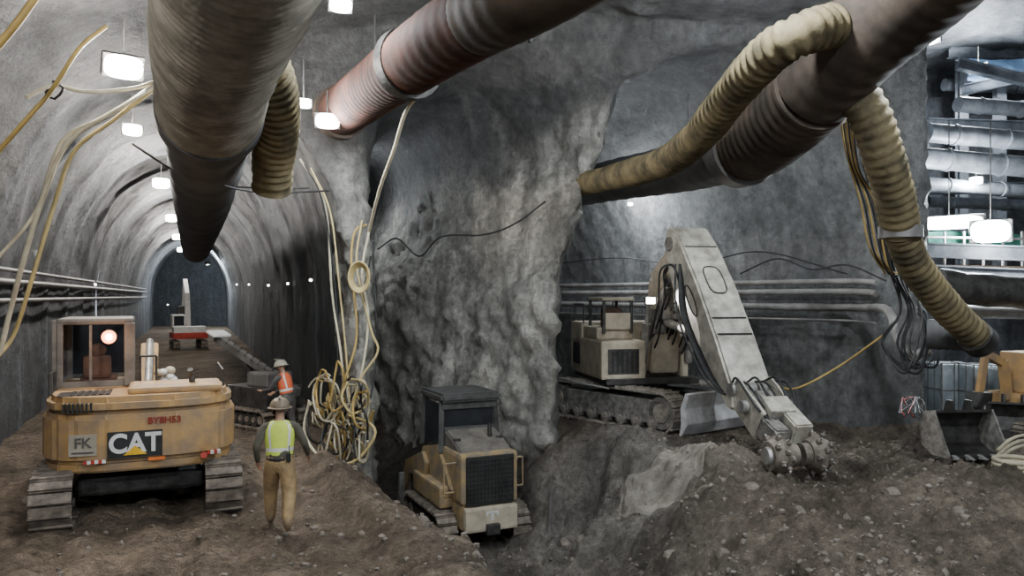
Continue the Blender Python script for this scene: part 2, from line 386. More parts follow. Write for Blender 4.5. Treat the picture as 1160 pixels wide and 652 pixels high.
# crust of sprayed concrete resting flush on the bank (follows the ground)
SLB=mat('grey_shotcrete_slab',(.24,.22,.19),(.15,.135,.115),.95,0,5,.9,spec=.1)
vs=[];N=40
def rad_(a): return 1+.28*noise.noise(Vector((math.cos(a)*1.6,math.sin(a)*1.6,3)))+.12*noise.noise(Vector((math.cos(a)*6,math.sin(a)*6,1)))
for j in range(17):
    k=j/16
    for i in range(N):
        a=2*math.pi*i/N; r=rad_(a)*k; X_=2.95+.95*r*math.cos(a)+.15*r*math.sin(a); Y_=14.6+.7*r*math.sin(a)
        hm_=(H(X_,Y_,0)*.5+.5*H(2.95+(X_-2.95)*.6,14.6+(Y_-14.6)*.6,0)) if k<.9 else H(X_,Y_,0)
        vs.append((X_,Y_,max(hm_,H(X_,Y_)-.03)+.06))
fs=[(j*N+i,j*N+(i+1)%N,(j+1)*N+(i+1)%N,(j+1)*N+i) for j in range(16) for i in range(N)]
o_=len(vs); vs+=[(x,y,z-.2) for x,y,z in vs[16*N:17*N]]; fs+=[(16*N+i,16*N+(i+1)%N,o_+(i+1)%N,o_+i) for i in range(N)]
MB().add(vs,fs,SLB).obj('shotcrete_slab',label='flat grey crust of sprayed concrete on the dirt bank',category='concrete slab')
# ------------------------------------------------------------ lamps
def lens(col,st,name): return mat(name,col,tuple(x*.97 for x in col),.5,0,1,0,emis=st)
LW=lens((1,.97,.9),40,'lamp_lens_glow'); LB=lens((.85,.94,1),30,'cool_lens_glow')
def lamp(pos,size,power,col=(1,.95,.86),aim=None,hang=.8,label='rectangular floodlight glowing white hung from the tunnel roof',cool=False,group='floodlights',rad=.15,asp=(1,1)):  # default label covers both actual floodlights and added fill lamps
    pos=Vector(pos); r=root('floodlight',label,'light',pos,group=group)
    aim=Vector(aim) if aim is not None else Vector((0,4,1.5))
    q=(aim-pos).to_track_quat('Z','Y'); 
    h=MB().box((size*asp[0],size*.62*asp[1],size*.22),(0,0,-size*.12),DGR,.05*size)
    for i in range(5): h.box((size*.03,size*.5*asp[1],size*.1),((-size*.3+i*size*.15)*asp[0],0,-size*.28),DGR,0)
    ho=h.obj('lamp_housing',r); ho.rotation_mode='QUATERNION'; ho.rotation_quaternion=q
    lb=MB(); bm=bmesh.new(); bmesh.ops.create_uvsphere(bm,u_segments=20,v_segments=12,radius=.5)
    for v in bm.verts: v.co=Vector((math.copysign(abs(v.co.x*2)**.6,v.co.x)*.46*size*asp[0],math.copysign(abs(v.co.y*2)**.6,v.co.y)*.3*size*asp[1],v.co.z*size*.4))
    l=lb.bm(bm,LB if cool else LW,True).obj('lamp_lens',r); l.rotation_mode='QUATERNION'; l.rotation_quaternion=q
    MB().cyl((0,0,0),(0,0,hang),.015,DGR,seg=8).cyl((-size*.5,0,.0),(size*.5,0,.0),.015,DGR,seg=8).obj('bracket',r)
    if power>0:
        ld=bpy.data.lights.new('bulb','POINT'); ld.energy=power; ld.color=col; ld.shadow_soft_size=rad
        lo=bpy.data.objects.new('bulb',ld); COL.objects.link(lo); lo.parent=r; lo.location=(aim-pos).normalized()*(size*.5+rad)
    return r
CW=(.86,.94,1.0); WW=(1,.95,.88)
lamp(P(140,76,13),.66,1200,WW)
lamp(P(150,147,16.5),.42,650,WW)
for dd in (26,37,48,60): 
    lamp(P(222-79*13/dd,340-265*13/dd,dd),.6,900,WW,aim=(0,0,0))
lamp(d1*77+n1*1.2+Vector((0,0,6.3)),.6,3000,CW,aim=d1*90+n1*0+Vector((0,0,3)),hang=1.2)  # added lamp turned away from view, put in to light the tunnel end
lamp(P(344,117,14.0),.3,350,CW)
lamp(P(371,137,15.0),.5,160,CW,hang=.6)
lamp(P(386,6,11.5),.36,400,CW,aim=(1,2,2))
lamp(P(1050,43,10.8),.34,500,CW,hang=1.5)
lamp(P(714,231,23),.16,250,CW,aim=(4,16,3),hang=.5)
lamp((3.4,23.5,6.4),.3,220,CW,aim=(4.5,16,2),hang=1.2)  # added fill lamp, hidden behind the pillar to brighten the right chamber
lamp((5.7,12.6,7.9),.3,900,CW,aim=(4,20,1),hang=.8)  # added fill lamp behind the duct, brightens the right excavator
lamp((2.7,8.3,7.7),.4,900,CW,aim=(-.5,18,1),hang=.9)  # added lamp above the frame, aimed at the central rock to brighten it
lamp(P(1122,262,20.4),1.0,1500,CW,hang=3,cool=True,label='large square floodlight glaring beside scaffold')
lamp(P(1075,252,22.5),1.1,700,CW,hang=3,cool=True,asp=(1.7,.6),label='long strip floodlight glaring above a deck')
lamp((17,28,11.5),.6,2200,CW,cool=True); lamp((14.5,24,6.8),.4,700,CW,cool=True); lamp((13.2,19.0,4.6),.3,260,CW,cool=True,hang=1)  # three added lamps, put in to light the shaft bay
lamp((1,-1,8.4),.5,1350,CW,aim=(1,20,0)); lamp((7.5,3,8.2),.5,1600,CW,aim=(4,20,0)); lamp((-5.5,4,7.4),.5,500,WW,aim=(-5,20,0))  # unseen fill lamps added around the camera to light the foreground
lamp((-5.4,24.6,6.6),.3,220,CW,aim=(-2,20,3),hang=.8)  # added lamp inside the middle tunnel, lifts its dark vault
BUL=lens((1,.96,.88),12,'bulb_glow')
for u,v,d in [(268,322,44),(282,322,38),(304,323,31),(326,321,27),(352,317,22),(45,286,20),(108,322,30),(190,345,50),(760,340,24),(800,300,22)]:
    MB().sphere((0,0,0),.045,BUL).cyl((0,0,.04),(0,0,.14),.03,DGR,seg=8).obj('festoon_bulb',loc=P(u,v,d),label='small bare bulb glowing on a cable along the wall',category='light bulb',group='festoon bulbs')
# ------------------------------------------------------------ ducts
def duct(name,segs,label,hang=()):
    r=root(name,label,'ventilation duct',segs[0][0][0])
    o=r.location
    for pts,rad,m,per,amp,step,nm in segs:
        MB().sweep([Vector(p)-o for p in pts],rad,m,seg=36,step=step,period=per,amp=amp).obj(nm,r)
    for p,hh in hang:
        p=Vector(p)-o; rr=hh[1]
        g=MB(); g.sweep([p+Vector((rr*math.cos(a),0,rr*math.sin(a))) for a in [i*math.pi/8 for i in range(9)]],.02,DGR,6,.1)
        g.cyl(p+Vector((0,0,rr)),p+Vector((0,0,hh[0])),.02,DGR,seg=6); g.obj('hanger',r)
A=[P(285,-110,5.6),P(262,0,7.4),P(246,60,8.9),P(238,128,11.2)]
B=[P(238,128,11.2),P(232,200,16),P(228,240,21.5),P(222,283,40)]
duct('ventilation_duct',[(A,.70,DBE,.16,.022,.04,'corrugated_sleeve'),(B,.66,DGY,1.6,.013,.2,'smooth_sleeve'),([A[-1]-(A[-1]-A[-2]).normalized()*.2,A[-1]+(A[-1]-A[-2]).normalized()*.25],.75,DGY,0,0,.1,'collar')],
  'large corrugated beige ventilation duct running along the tunnel roof',[(P(232,200,16),(2,.68)),(P(246,60,8.9),(2.4,.74))])
duct('duct_branch',[([P(285,40,10.6),P(308,90,11.5),P(315,140,12.4),P(310,178,13),P(308,212,13.4)],.33,DYE,.16,.026,.04,'corrugated_sleeve')],
  'short yellow-brown corrugated duct branch hanging with open end')
b0=[P(680,-60,8),P(600,-12,8.8),P(545,18,9.8)]; b1=[P(545,18,9.8),P(500,46,10.8),P(462,72,12)]; b2=[P(462,72,12),P(425,99,13.8),P(388,126,16)]
duct('ventilation_duct',[(b0,.50,DDK,.3,.004,.05,'dark_section'),(b1,.50,DBR,.3,.003,.05,'red_section'),(b2,.49,DBR,.2,.006,.04,'ribbed_section'),([b1[-1]+Vector((.08,-.08,0)),b1[-1]+Vector((-.06,.1,0))],.56,DGR,0,0,.05,'collar'),([b2[-1],b2[-1]+(b2[-1]-b2[-2]).normalized()*.3],.56,DDK,0,0,.1,'end_flange')],
  'rust-brown painted steel ventilation duct slung under the roof',[(b1[1],(1.8,.52)),(b2[1],(1.3,.52))])
c0=[P(1110,-80,8),P(1032,-5,9.2),P(975,45,10),P(925,100,11)]; c1=[P(925,100,11),P(870,150,12.6),P(845,166,13.6)]; c2=[P(845,166,13.6),P(780,188,17),P(690,205,21),P(650,215,24)]
duct('ventilation_duct',[(c0,.60,DDK,.3,.005,.05,'main_section'),(c1,.63,DDK,.2,.008,.04,'ribbed_section'),(c2,.55,DGY,.8,.008,.1,'rear_section'),([c1[-1]-Vector((0,.1,0)),c1[-1]+Vector((-.1,.25,0))],.70,GPI,0,0,.1,'collar')],
  'large dark brown ventilation duct curving into the side tunnel',[(c0[2],(2.4,.62)),(c2[1],(1.6,.58))])
duct('ventilation_duct',[([P(945,28,9.6),P(905,40,9.4),P(870,62,9.8),P(830,106,10.8),P(790,156,12.2),P(750,185,14.0),P(700,199,16.5),P(662,208,18.6)],.26,DYE,.14,.020,.036,'corrugated_sleeve')],
  'dusty yellow corrugated flexible duct curving beneath larger duct')
e0=[P(955,85,10.6),P(982,125,10.6),P(1000,175,10.8),P(1014,225,11.2),P(1020,262,11.5)]; e1=[P(1020,262,11.5),P(1036,300,11.9),P(1070,345,12.4),P(1108,383,12.8)]
duct('duct_branch',[(e0,.27,DYE,.14,.016,.036,'upper_sleeve'),(e1,.24,DYE,.14,.016,.036,'lower_sleeve'),([e0[-1]+Vector((0,0,.08)),e0[-1]-Vector((0,0,.1))],.31,GPI,0,0,.05,'clamp'),([P(1104,380,12.75),P(1112,388,12.85)],.28,DGR,0,0,.05,'end_cuff')],
  'beige corrugated duct branch dropping down beside the opening')
MB().sweep([P(1112,380,13),P(1050,378,13.4)],.26,DGY,24,.05,.12,.013).obj('vent_elbow',label='dark ribbed duct stub joined to hanging hose bundle',category='duct stub')
# ------------------------------------------------------------ hoses
def hose(pts,r,m,label,grp='hoses and cables',step=.12,name='hose'):
    return MB().sweep([P(*p) for p in pts],r,m,6,step).obj(name,label=label,category='hose',group=grp)
yl='pale yellow rubber hose hanging in a long curve'
hose([(178,92,12),(150,100,12),(100,104,11.5),(60,97,11),(30,110,10.5)],.03,HOSW,yl)
hose([(176,96,12),(140,120,12),(80,158,11.5),(50,220,11),(28,290,11),(12,350,11.2),(0,400,11.2)],.035,HOSW,yl)
hose([(176,100,12),(130,135,12),(85,170,11.7),(62,230,11.3),(35,320,11.3),(15,380,11.5),(-8,410,11.2)],.03,HOSE,yl)
hose([(178,97,12),(120,132,11.8),(70,160,11.5),(40,240,11.2),(-10,300,11)],.025,HOSW,yl)
hose([(-5,175,10),(30,135,10),(58,103,10.2),(90,55,10.5),(120,30,11)],.03,ORH,'orange air hose slung across the wall')
hose([(-5,55,9),(18,28,9),(42,-5,9)],.045,ORH,'thick orange hose looped near the roof')
hose([(60,95,11),(52,105,11),(62,112,11),(72,100,11),(60,92,11)],.02,BLK,'black cable coiled on a wall hook')
hose([(195,170,13),(240,205,13.5),(300,218,14.5),(372,216,16)],.02,BLK,'thin black cable sagging between hangers')
hose([(150,163,13),(200,195,14),(230,208,15),(300,213,15),(350,213,16)],.02,DGR,'thin grey cable sagging between hangers')
hose([(660,-12,10.5),(620,18,11),(570,52,11.5),(520,68,12),(490,98,12.5),(462,122,13.2),(446,170,14),(430,215,15),(418,262,16)],.033,HOSW,'long cream hose drooping from duct to rock pillar')
hose([(418,262,16),(410,310,15.8),(417,360,15.6),(410,420,15.3),(395,470,15)],.03,HOSW,'cream hose hanging down the rock pillar')
hose([(612,-5,10.5),(606,25,11),(600,48,11)],.03,BLK,'black cable dangling beside duct')
hose([(340,180,17),(362,215,17),(371,250,16.8),(376,330,16.3),(386,400,15.6),(392,460,15.2)],.026,HOSW,'cream hose hanging at pillar edge')
hose([(352,190,16.6),(374,240,16.5),(384,320,16),(392,400,15.6),(396,455,15.2)],.022,HOSE,'dusty yellow hose hanging at pillar edge')
hose([(345,186,16.8),(366,230,16.6),(380,330,16.2),(383,420,15.6)],.02,BLK,'black power cable on rock pillar')
hose([(415,255,16.5),(402,262,16.3),(398,300,16),(404,380,15.6),(388,440,15.2),(380,500,15)],.026,ORH,'dusty orange hose hanging at pillar edge')
hose([(422,272,16.4),(425,340,16),(427,400,15.8),(420,450,15.4)],.022,BLK,'black power cable on rock pillar')
hose([(420,290,16.2),(412,340,16),(425,380,15.6),(424,405,15.5)],.022,BLK,'black power cable on rock pillar')
hose([(410,250,16.4),(404,300,16),(420,372,15.5),(428,398,15.4),(408,430,15.2),(398,470,14.9)],.026,HOSE,'dusty yellow hose hanging at pillar edge')
g=MB()
for k in range(5):
    c=P(408,314,15.6); pts=[]
    for a in range(13):
        t=a/12*2*math.pi; pts.append(c+Vector((math.cos(t)*(.15+.015*k),-.03*k,math.sin(t)*(.23+.02*k))))
    g.sweep(pts,.022,HOSE,6,.05)
g.obj('hose_coil',label='coiled yellow hose hung on the rock pillar',category='hose coil')
for k in range(46):
    cx,cz=random.uniform(356,412),random.uniform(440,512); d=14.4+random.random()*1.2
    pts=[]; n=8; ph=random.random()*6; ru=random.uniform(10,26); rv=random.uniform(15,42)
    for a in range(n):
        t=ph+a/(n-1)*random.uniform(4.5,6.5); pts.append((cx+ru*.6*math.cos(t),min(524,cz+rv*.8*math.sin(t)),d+.15*math.sin(2*t)))
    hose(pts,.022,random.choice([HOSE,HOSW,HOSW,HOSW,ORH,BLK]),'tangled hose loop in a heap at the pillar foot','tangled hoses at the pillar foot')
hose([(395,470,14.8),(420,480,14.5),(424,495,14.4),(405,520,14.4),(380,528,14.4)],.03,HOSE,'yellow hose end trailing on the ground')
hose([(350,455,15),(345,490,14.8),(365,520,14.4),(400,533,14.2)],.03,HOSW,'cream hose end trailing on the ground')
hose([(428,282,17.5),(450,270,18.6),(475,290,18.5),(500,268,18.0),(545,266,17.2),(580,255,16.6),(618,228,16.3)],.02,BLK,'black wire strung across the shotcrete face')
hose([(870,432,16.5),(900,440,16.8),(950,415,17),(1004,377,16.6)],.025,ORH,'thin yellow cable sagging against the wall')
hose([(838,310,18),(880,293,17.8),(920,305,17.2),(960,300,17),(1004,318,16.6)],.02,BLK,'black cable looped along shotcrete wall')
hose([(620,300,24),(700,292,22),(780,300,20),(860,285,18.5),(960,310,17.2)],.015,BLK,'black cable looped along shotcrete wall')
hose([(612,425,19),(640,430,18.5),(690,440,18)],.03,GPI,'grey hose lying along the track')
for k in range(10):
    a=random.uniform(-8,10); b=random.uniform(-25,25)
    hose([(985+a,170+abs(b),13.3),(1000+a,240,14),(1012+a+b*.3,300+b,14.5),(1028+b*.5,350,14.8),(1015+b,390+a,14.6),(1040+a*2,418-b*.3,14),(1052+a,380+b,14.1),(1040,345+a,14.4)],.018,random.choice([BLK,BLK,DGR]),'black cable in a hanging bundle beside the opening','cable bundle by the opening')
for k in range(6):
    hose([(950+k*3,115,12),(958+k*3,170+k*4,13),(975+k*4,230,13.6),(985+k*5,280+k*5,14),(1003+k*4,310,14.3)],.018,[ORH,BLK][k%2],'thin cable hanging beside the duct branch','cable bundle by the opening')
for k,(z,r) in enumerate([(3.75,.05),(3.5,.07),(3.1,.06)]):
    MB().sweep([d1*t+n1*(-3.6)+Vector((0,0,z)) for t in (6,20,40,70)],r,GPI,10,1.5).obj('wall_pipe',label='grey steel service pipe running along the tunnel wall',category='pipe',group='tunnel wall pipes')
for k,(z,r,e) in enumerate([(3.55,.07,0),(3.30,.08,0),(2.92,.09,1),(2.6,.03,0)]):
    off=17.75
    pts=[d3*s+n3*off+Vector((0,0,z)) for s in (21.0,17,12.5,9.6)]
    if e: pts+= [P(1006,352,15.6),P(1016,385,15),P(1035,402,14.8),P(1055,396,14.6)]
    else: pts+=[d3*9.0+n3*(off-.05)+Vector((0,0,z-.05))]
    MB().sweep(pts,r,PPI,12,.4).obj('wall_pipe',label='pale grey steel pipe running along the curved wall'+(' and bending down' if e else ''),category='pipe',group='curved wall pipes')
# ------------------------------------------------------------ tracks
def make_track(parent,x,L,h,w,n=44,y0=0,z0=0,wheels=6,mm=None):
    mm=mm or MUD
    r=h/2-.05; st=(L-2*r-.1); per=2*st+2*math.pi*r; g=MB()
    def pt(s):
        s%=per
        if s<st: return (-st/2+s,0.05+0,0,-1)
        s-=st
        if s<math.pi*r: a=-math.pi/2+s/r; return (st/2+r*math.cos(a),.05+r+r*math.sin(a),a,0)
        s-=math.pi*r
        if s<st: return (st/2-s,.05+2*r,math.pi/2,0)
        s-=st; a=math.pi/2+s/r; return (-st/2+r*math.cos(a),.05+r+r*math.sin(a),a,0)
    for i in range(n):
        s=i*per/n; y,z,a,fl=pt(s)
        if fl==-1: a=-math.pi/2
        nyy,nzz=math.cos(a),math.sin(a); ang=math.atan2(nzz,nyy)-math.pi/2
        g.box((w,per/n*.92,.05),(0,y,z),mm,.008,(ang,0,0))
        g.box((w,.03,.05),(0,y+nyy*.04-nzz*per/n*.3,z+nzz*.04+nyy*per/n*.3),mm,.0,(ang,0,0))
    o=g.obj('track',parent,(x,y0,z0))
    fm=DGR if mm is MUD else DST
    f=MB(); f.b2((-w*.3,-st/2,.22),(w*.3,st/2,h-.22),fm,.03)
    f.obj('track_frame',o)
    wm=MB().cyl((-w*.34,0,0),(w*.34,0,0),.16,fm).cyl((-w*.4,0,0),(w*.4,0,0),.07,mm).obj('road_wheel',o,(0,-st/2+.25,.24))
    for i in range(1,wheels):
        c=wm.copy(); c.location=(0,-st/2+.25+(st-.5)*i/(wheels-1),.24); COL.objects.link(c); c.parent=o
    for e,nm in((-1,'sprocket'),(1,'idler')):
        q=MB().cyl((-w*.3,0,0),(w*.3,0,0),r-.07,fm,seg=28).cyl((-w*.36,0,0),(w*.36,0,0),r*.5,mm)
        if nm=='sprocket':
            for k in range(14):
                a=k*math.pi/7; q.box((w*.2,.06,.08),(0,math.cos(a)*(r-.05),math.sin(a)*(r-.05)),mm,.005,(a-math.pi/2,0,0))
        q.obj(nm,o,(0,e*st/2,.05+r))
    return o
def rail(parent,pts,m=None,r=.02):
    g=MB()
    for a,b in zip(pts,pts[1:]): g.cyl(a,b,r,m or DGR,seg=8)
    return g.obj('handrail',parent)
# ------------------------------------------------------------ excavator 1
ec=(-5.92,12.35); E=root('excavator','dusty yellow tracked excavator parked on dirt, seen from its counterweight','excavator',(*ec,H(*ec)-.04),(-.41,.912),.93)
for s in(-1,1): make_track(E,s*1.19,3.7,.88,.55)
MB().b2((-.9,-1.1,.4),(.9,1.1,.68),DGR,.05).cyl((0,0,.65),(0,0,.92),.6,DGR,seg=32).b2((-.95,-.9,.45),(.95,-.5,.62),DGR).obj('undercarriage',E)
cw=[(-1.42,.1),(-1.42,-.75),(-1.34,-1.1),(-1.18,-1.36),(-.92,-1.52),(-.5,-1.62),(.5,-1.62),(.92,-1.52),(1.18,-1.36),(1.34,-1.1),(1.42,-.75),(1.42,.1)]
g=MB().prism(cw,'z',.98,1.72,YEL,.07); g.prism([(x*.96,y*.96) for x,y in cw],'z',.84,1.0,YEL,.03)
g.obj('counterweight',E)
g=MB().prism([(x*.97,y*.97+.02) for x,y in cw],'z',1.70,1.98,YEL,.09).b2((-1.36,-.2,.92),(1.36,1.35,1.05),DGR,.02)
g.b2((.45,0,1.05),(1.36,1.35,1.86),YEL,.06); g.b2((-.2,-1.3,1.98),(1.2,-.2,2.08),YEL,.05); g.obj('upper_body',E)
g=MB()
for i in range(6): g.b2((-1.0+i*.1,-1.2,1.985),(-.95+i*.1,-.6,2.0),BLK,0)
for i in range(7): g.b2((-1.06+i*.06,-1.52,1.76),(-1.03+i*.06,-1.3,1.90),BLK,0)
g.b2((-1.18,-1.2,1.98),(-.45,-.6,1.987),DGR,0); g.obj('grille',E)
CX0,CX1,CY0,CY1,CZ0,CZ1=-1.30,-.18,-.12,1.35,1.0,3.12
g=MB()
for x in(CX0+.05,CX1-.05):
    for y in(CY0+.05,CY1-.05): g.b2((x-.045,y-.045,CZ0),(x+.045,y+.045,CZ1),CAB,.02)
g.b2((CX0,CY0,CZ1-.08),(CX1,CY1,CZ1+.03),CAB,.05); g.b2((CX0,CY0,CZ0),(CX1,CY1,2.02),YEL,.04)
g.b2((CX0,CY0,2.0),(CX1,CY0+.06,2.1),CAB,.01); g.b2((CX0-.06,CY0-.02,1.9),(CX0,CY0+.05,CZ1),CAB,.01)
g.b2((CX0+.48,CY0-.02,2.1),(CX0+.52,CY0+.02,CZ1-.08),CAB,0)
g.b2((CX1-.12,CY0-.03,2.0),(CX1+.05,CY0+.05,CZ1-.05),CAB,.02)
g.obj('cab',E)
MB().b2((CX0+.1,CY1-.03,2.1),(CX1-.1,CY1-.01,CZ1-.1),GLS,0).obj('cab_window',E); MB().b2((CX0+.01,CY0+.1,2.1),(CX0+.02,CY1-.1,CZ1-.1),GLS,0).obj('cab_window',E)
MB().b2((-1.0,.35,1.98),(-.45,.9,2.15),SEAT,.06).b2((-.96,.3,2.1),(-.52,.45,2.5),SEAT,.12).sphere((-.73,.36,2.58),.14,SEAT,(1,.5,.9)).obj('seat',E)
g=MB().cyl((-.52,CY0-.14,2.84),(-.52,CY0-.02,2.84),.12,DGR); g.obj('lamp_housing',E)
WL=lens((1,.30,.10),7,'machine_lamp_glow'); MB().cyl((-.52,CY0-.16,2.84),(-.52,CY0-.14,2.84),.11,WL).cyl((-.52,CY0-.17,2.84),(-.52,CY0-.155,2.84),.05,LW).obj('work_light',E)
ld=bpy.data.lights.new('lamp_glow','POINT'); ld.energy=8; ld.color=(1,.5,.25); ld.shadow_soft_size=.1; lo=bpy.data.objects.new('lamp_glow',ld); COL.objects.link(lo); lo.parent=E; lo.location=(-.52,CY0-.35,2.84)
MB().cyl((.75,-.75,1.98),(.75,-.75,2.22),.05,DGR).cyl((.75,-.75,2.2),(.72,-.85,2.3),.045,DGR).obj('exhaust',E)
rail(E,[(-1.3,-.9,1.98),(-1.3,-.9,2.3),(-1.3,-.3,2.3),(-1.3,-.3,1.98)]); rail(E,[(1.25,-.6,1.95),(1.25,-.6,2.25),(1.25,.9,2.25),(1.25,.9,1.85)]); rail(E,[(-.05,-.2,2.0),(-.05,-.2,2.5),(.2,-.2,2.5),(.2,-.2,2.0)])
g=MB().prism([(.9,1.3),(1.3,1.75),(3.0,2.55),(3.5,2.45),(3.3,2.2),(2.2,1.8),(1.3,1.2)],'x',-.12,.2,YEL,.02); g.obj('boom',E)
g=MB().prism([(3.2,2.5),(3.6,2.5),(4.2,1.2),(4.0,.9)],'x',-.1,.18,YEL,.02); s_=g.obj('stick',E)
MB().prism([(3.9,1.0),(4.3,1.1),(4.6,.6),(4.3,.1),(3.8,.2),(4.0,.5)],'x',-.5,.58,DGR,.02).obj('bucket',E)
MB().cyl((.05,1.0,1.9),(.05,2.6,2.6),.07,STE).obj('hydraulic_cylinder',E)
g=MB()
for k in range(9): g.sphere((.15+.35*random.random(),.15+.3*random.random(),2.0+.2*random.random()),.07+.05*random.random(),[WHT,BEI][k%2],(1,1.3,.8),8)
g.obj('rag_bundle',E,label='bundle of pale rags')
YR=-1.625
MB().b2((-.46,YR-.006,1.06),(.3,YR+.004,1.46),BLK,.0).obj('logo_panel',E)
text('CAT',.40,E,(-.08,YR-.012,1.265),WHT,sx=.92,bold=.012)
MB().prism([(-.24,1.10),(.08,1.10),(-.08,1.24)],'y',YR-.026,YR-.018,mat('logo_yellow',(.95,.55,.03),None,.5),0).obj('logo_triangle',E)
text('BY8H53',.14,E,(.33,YR-.008,1.60),mat('dark_red_letters',(.3,.03,.02),None,.5),bold=.003)
dp=MB().b2((-.19,-.006,-.16),(.19,.006,.16),mat('faded_decal',(.40,.36,.29),(.30,.26,.20),.6),0).obj('decal_panel',E,(-.79,YR+.05,1.28),(0,0,-.16))
text('FK',.21,E,(-.79,YR+.036,1.31),mat('grey_letters',(.12,.11,.10),None,.6),bold=.004,rot=(math.pi/2,0,-.16)); MB().b2((-.15,-.004,-.012),(.15,.004,.012),mat('grey_letters',(.12,.11,.10)),0).obj('decal_line',E,(-.79,YR+.038,1.17),(0,0,-.16))
for i in range(3): MB().b2((-.78+i*.1,YR+.0,1.0),(-.73+i*.1,YR+.02,1.05),REDP,0).b2((-.73+i*.1,YR+.0,1.0),(-.68+i*.1,YR+.02,1.05),WHT,0).obj('reflector_strip',E)
for i in range(2): MB().b2((.95+i*.1,YR+.08,1.0),(1.0+i*.1,YR+.2,1.05),REDP,0).b2((1.0+i*.1,YR+.08,1.0),(1.05+i*.1,YR+.2,1.05),WHT,0).obj('reflector_strip',E)
MB().b2((.1,YR-.01,.99),(.34,YR+.0,1.04),ORG,0).obj('warning_decal',E)
MB().cyl((.9,-1.52,.98),(.9,-1.6,1.0),.05,REDP).obj('tail_light',E)
# ------------------------------------------------------------ track loader in pit
lc=(-1.08,16.75); Lr=root('track_loader','muddy yellow tracked loader in a sunken trench, seen from behind','track loader',(*lc,-2.0),(-.42,.908),(.94,.94,1.06))
for s in(-1,1): make_track(Lr,s*.86,2.7,.8,.42,36,y0=-.1,wheels=5)
g=MB().b2((-.62,-1.55,.5),(.62,.2,1.15),YEL2,.06); g.b2((-.66,-1.62,1.0),(.66,-.1,1.95),YEL2,.08); g.b2((-.92,-1.0,.84),(-.6,.9,1.25),YEL2,.05); g.b2((.6,-1.0,.84),(.92,.9,1.25),YEL2,.05)
g.prism([(-1.45,1.93),(-.35,1.93),(-.35,2.3),(-1.2,2.05)],'x',-.6,.6,CAB,.03); g.prism([(-1.2,1.2),(.8,1.2),(.8,1.75),(-.3,1.95)],'x',-.72,-.62,YEL2,.02); g.prism([(-1.2,1.2),(.8,1.2),(.8,1.75),(-.3,1.95)],'x',.62,.72,YEL2,.02); g.obj('body',Lr)
g=MB().b2((-.55,-1.66,.98),(.55,-1.61,1.9),BLK,.02)
for i in range(14): g.b2((-.53+i*.08,-1.68,1.02),(-.515+i*.08,-1.66,1.86),DGR,0)
for i in range(10): g.b2((-.54,-1.685,1.06+i*.085),(.54,-1.67,1.075+i*.085),DGR,0)
g.obj('radiator_grille',Lr)
g=MB().b2((-.6,-1.75,.5),(.6,-1.55,.96),BEI,.05).b2((-.15,-1.85,.45),(.15,-1.7,.65),DGR,.02); g.obj('rear_bumper',Lr)
g=MB().b2((-.14,-1.757,.84),(.14,-1.75,.88),WHT,0).b2((-.03,-1.757,.70),(.03,-1.75,.86),WHT,0).b2((-.14,-1.757,.80),(-.1,-1.75,.85),WHT,0).b2((.1,-1.757,.80),(.14,-1.75,.85),WHT,0); g.obj('emblem',Lr,label='white letter T shaped emblem')
CDK=mat('dark_dusty_cab',(.10,.10,.095),(.05,.05,.048),.6,.1,3,.2)
g=MB()
for x in(-.68,.68):
    for y,y2 in((-.45,-.35),(.85,.8)): g.beam((x,y,1.8),(x*.92,y2,2.85),.12,.12,CDK,.01)
g.prism([(-.72,-.6),(.72,-.6),(.72,.95),(-.72,.95)],'z',2.80,2.97,CDK,.05); g.b2((-.62,-.5,1.85),(.62,-.4,2.3),CDK,.02)
g.b2((-.66,-.46,2.65),(.66,-.40,2.82),CDK,.01); g.obj('cab_frame',Lr)
MB().b2((-.6,-.4,2.3),(.6,-.38,2.66),GLS,0).obj('cab_window',Lr)
for s in(-1,1):
    MB().b2((s*.655-.005,-.3,1.9),(s*.655+.005,.8,2.75),GLS,0).obj('cab_window',Lr)
    MB().prism([(.2,1.5),(.5,1.7),(1.8,1.3),(2.2,.6),(2.0,.45),(1.5,1.05),(.3,1.25)],'x',s*.78-.05,s*.78+.05,YEL2,.015).obj('lift_arm',Lr)
    MB().cyl((s*.5,-.95,1.95),(s*.5,-.95,2.14),.08,DGR).obj('tail_light',Lr)
    rail(Lr,[(s*.7,-1.3,1.2),(s*.92,-1.3,1.2),(s*.92,-1.3,1.75),(s*.66,-1.3,1.75)],YEL2)
MB().prism([(1.9,.1),(2.7,.1),(2.75,.16),(2.1,.3),(2.0,1.0),(1.85,1.0)],'x',-.95,.95,STE,.02).obj('bucket',Lr)
MB().cyl((.3,-.9,1.88),(.3,-.9,2.4),.05,DGR).obj('exhaust',Lr)
# ------------------------------------------------------------ right demolition excavator
rc=(3.35,19.9); gz=H(*rc)+.0
R=root('demolition_excavator','dusty beige tracked excavator with long pale arm and cutting head','excavator',(*rc,gz),(.2,-.98),1.03)
U=root('undercarriage','x','x',(0,0,0)); del U['label'];del U['category']; U.parent=R; U.rotation_euler=(0,0,math.radians(26))
for s in(-1,1): make_track(U,s*1.1,4.5,.98,.5,46,wheels=7,mm=MUG)
MB().b2((-.85,-1.2,.35),(.85,1.2,.7),DGR,.05).cyl((0,0,.65),(0,0,1.0),.65,DGR,seg=32).obj('center_frame',U)
g=MB().prism([(2.35,.08),(2.42,.08),(2.58,.35),(2.52,.68),(2.64,1.0),(2.52,1.02),(2.38,.66),(2.4,.35)],'x',-1.35,1.35,BLA,.01); g.beam((-.6,1.1,.5),(-.6,2.4,.45),.15,.2,BEI); g.beam((.6,1.1,.5),(.6,2.4,.45),.15,.2,BEI); g.obj('dozer_blade',U)
g=MB().b2((-1.1,-1.7,1.0),(1.25,1.0,1.15),DGR,.02)
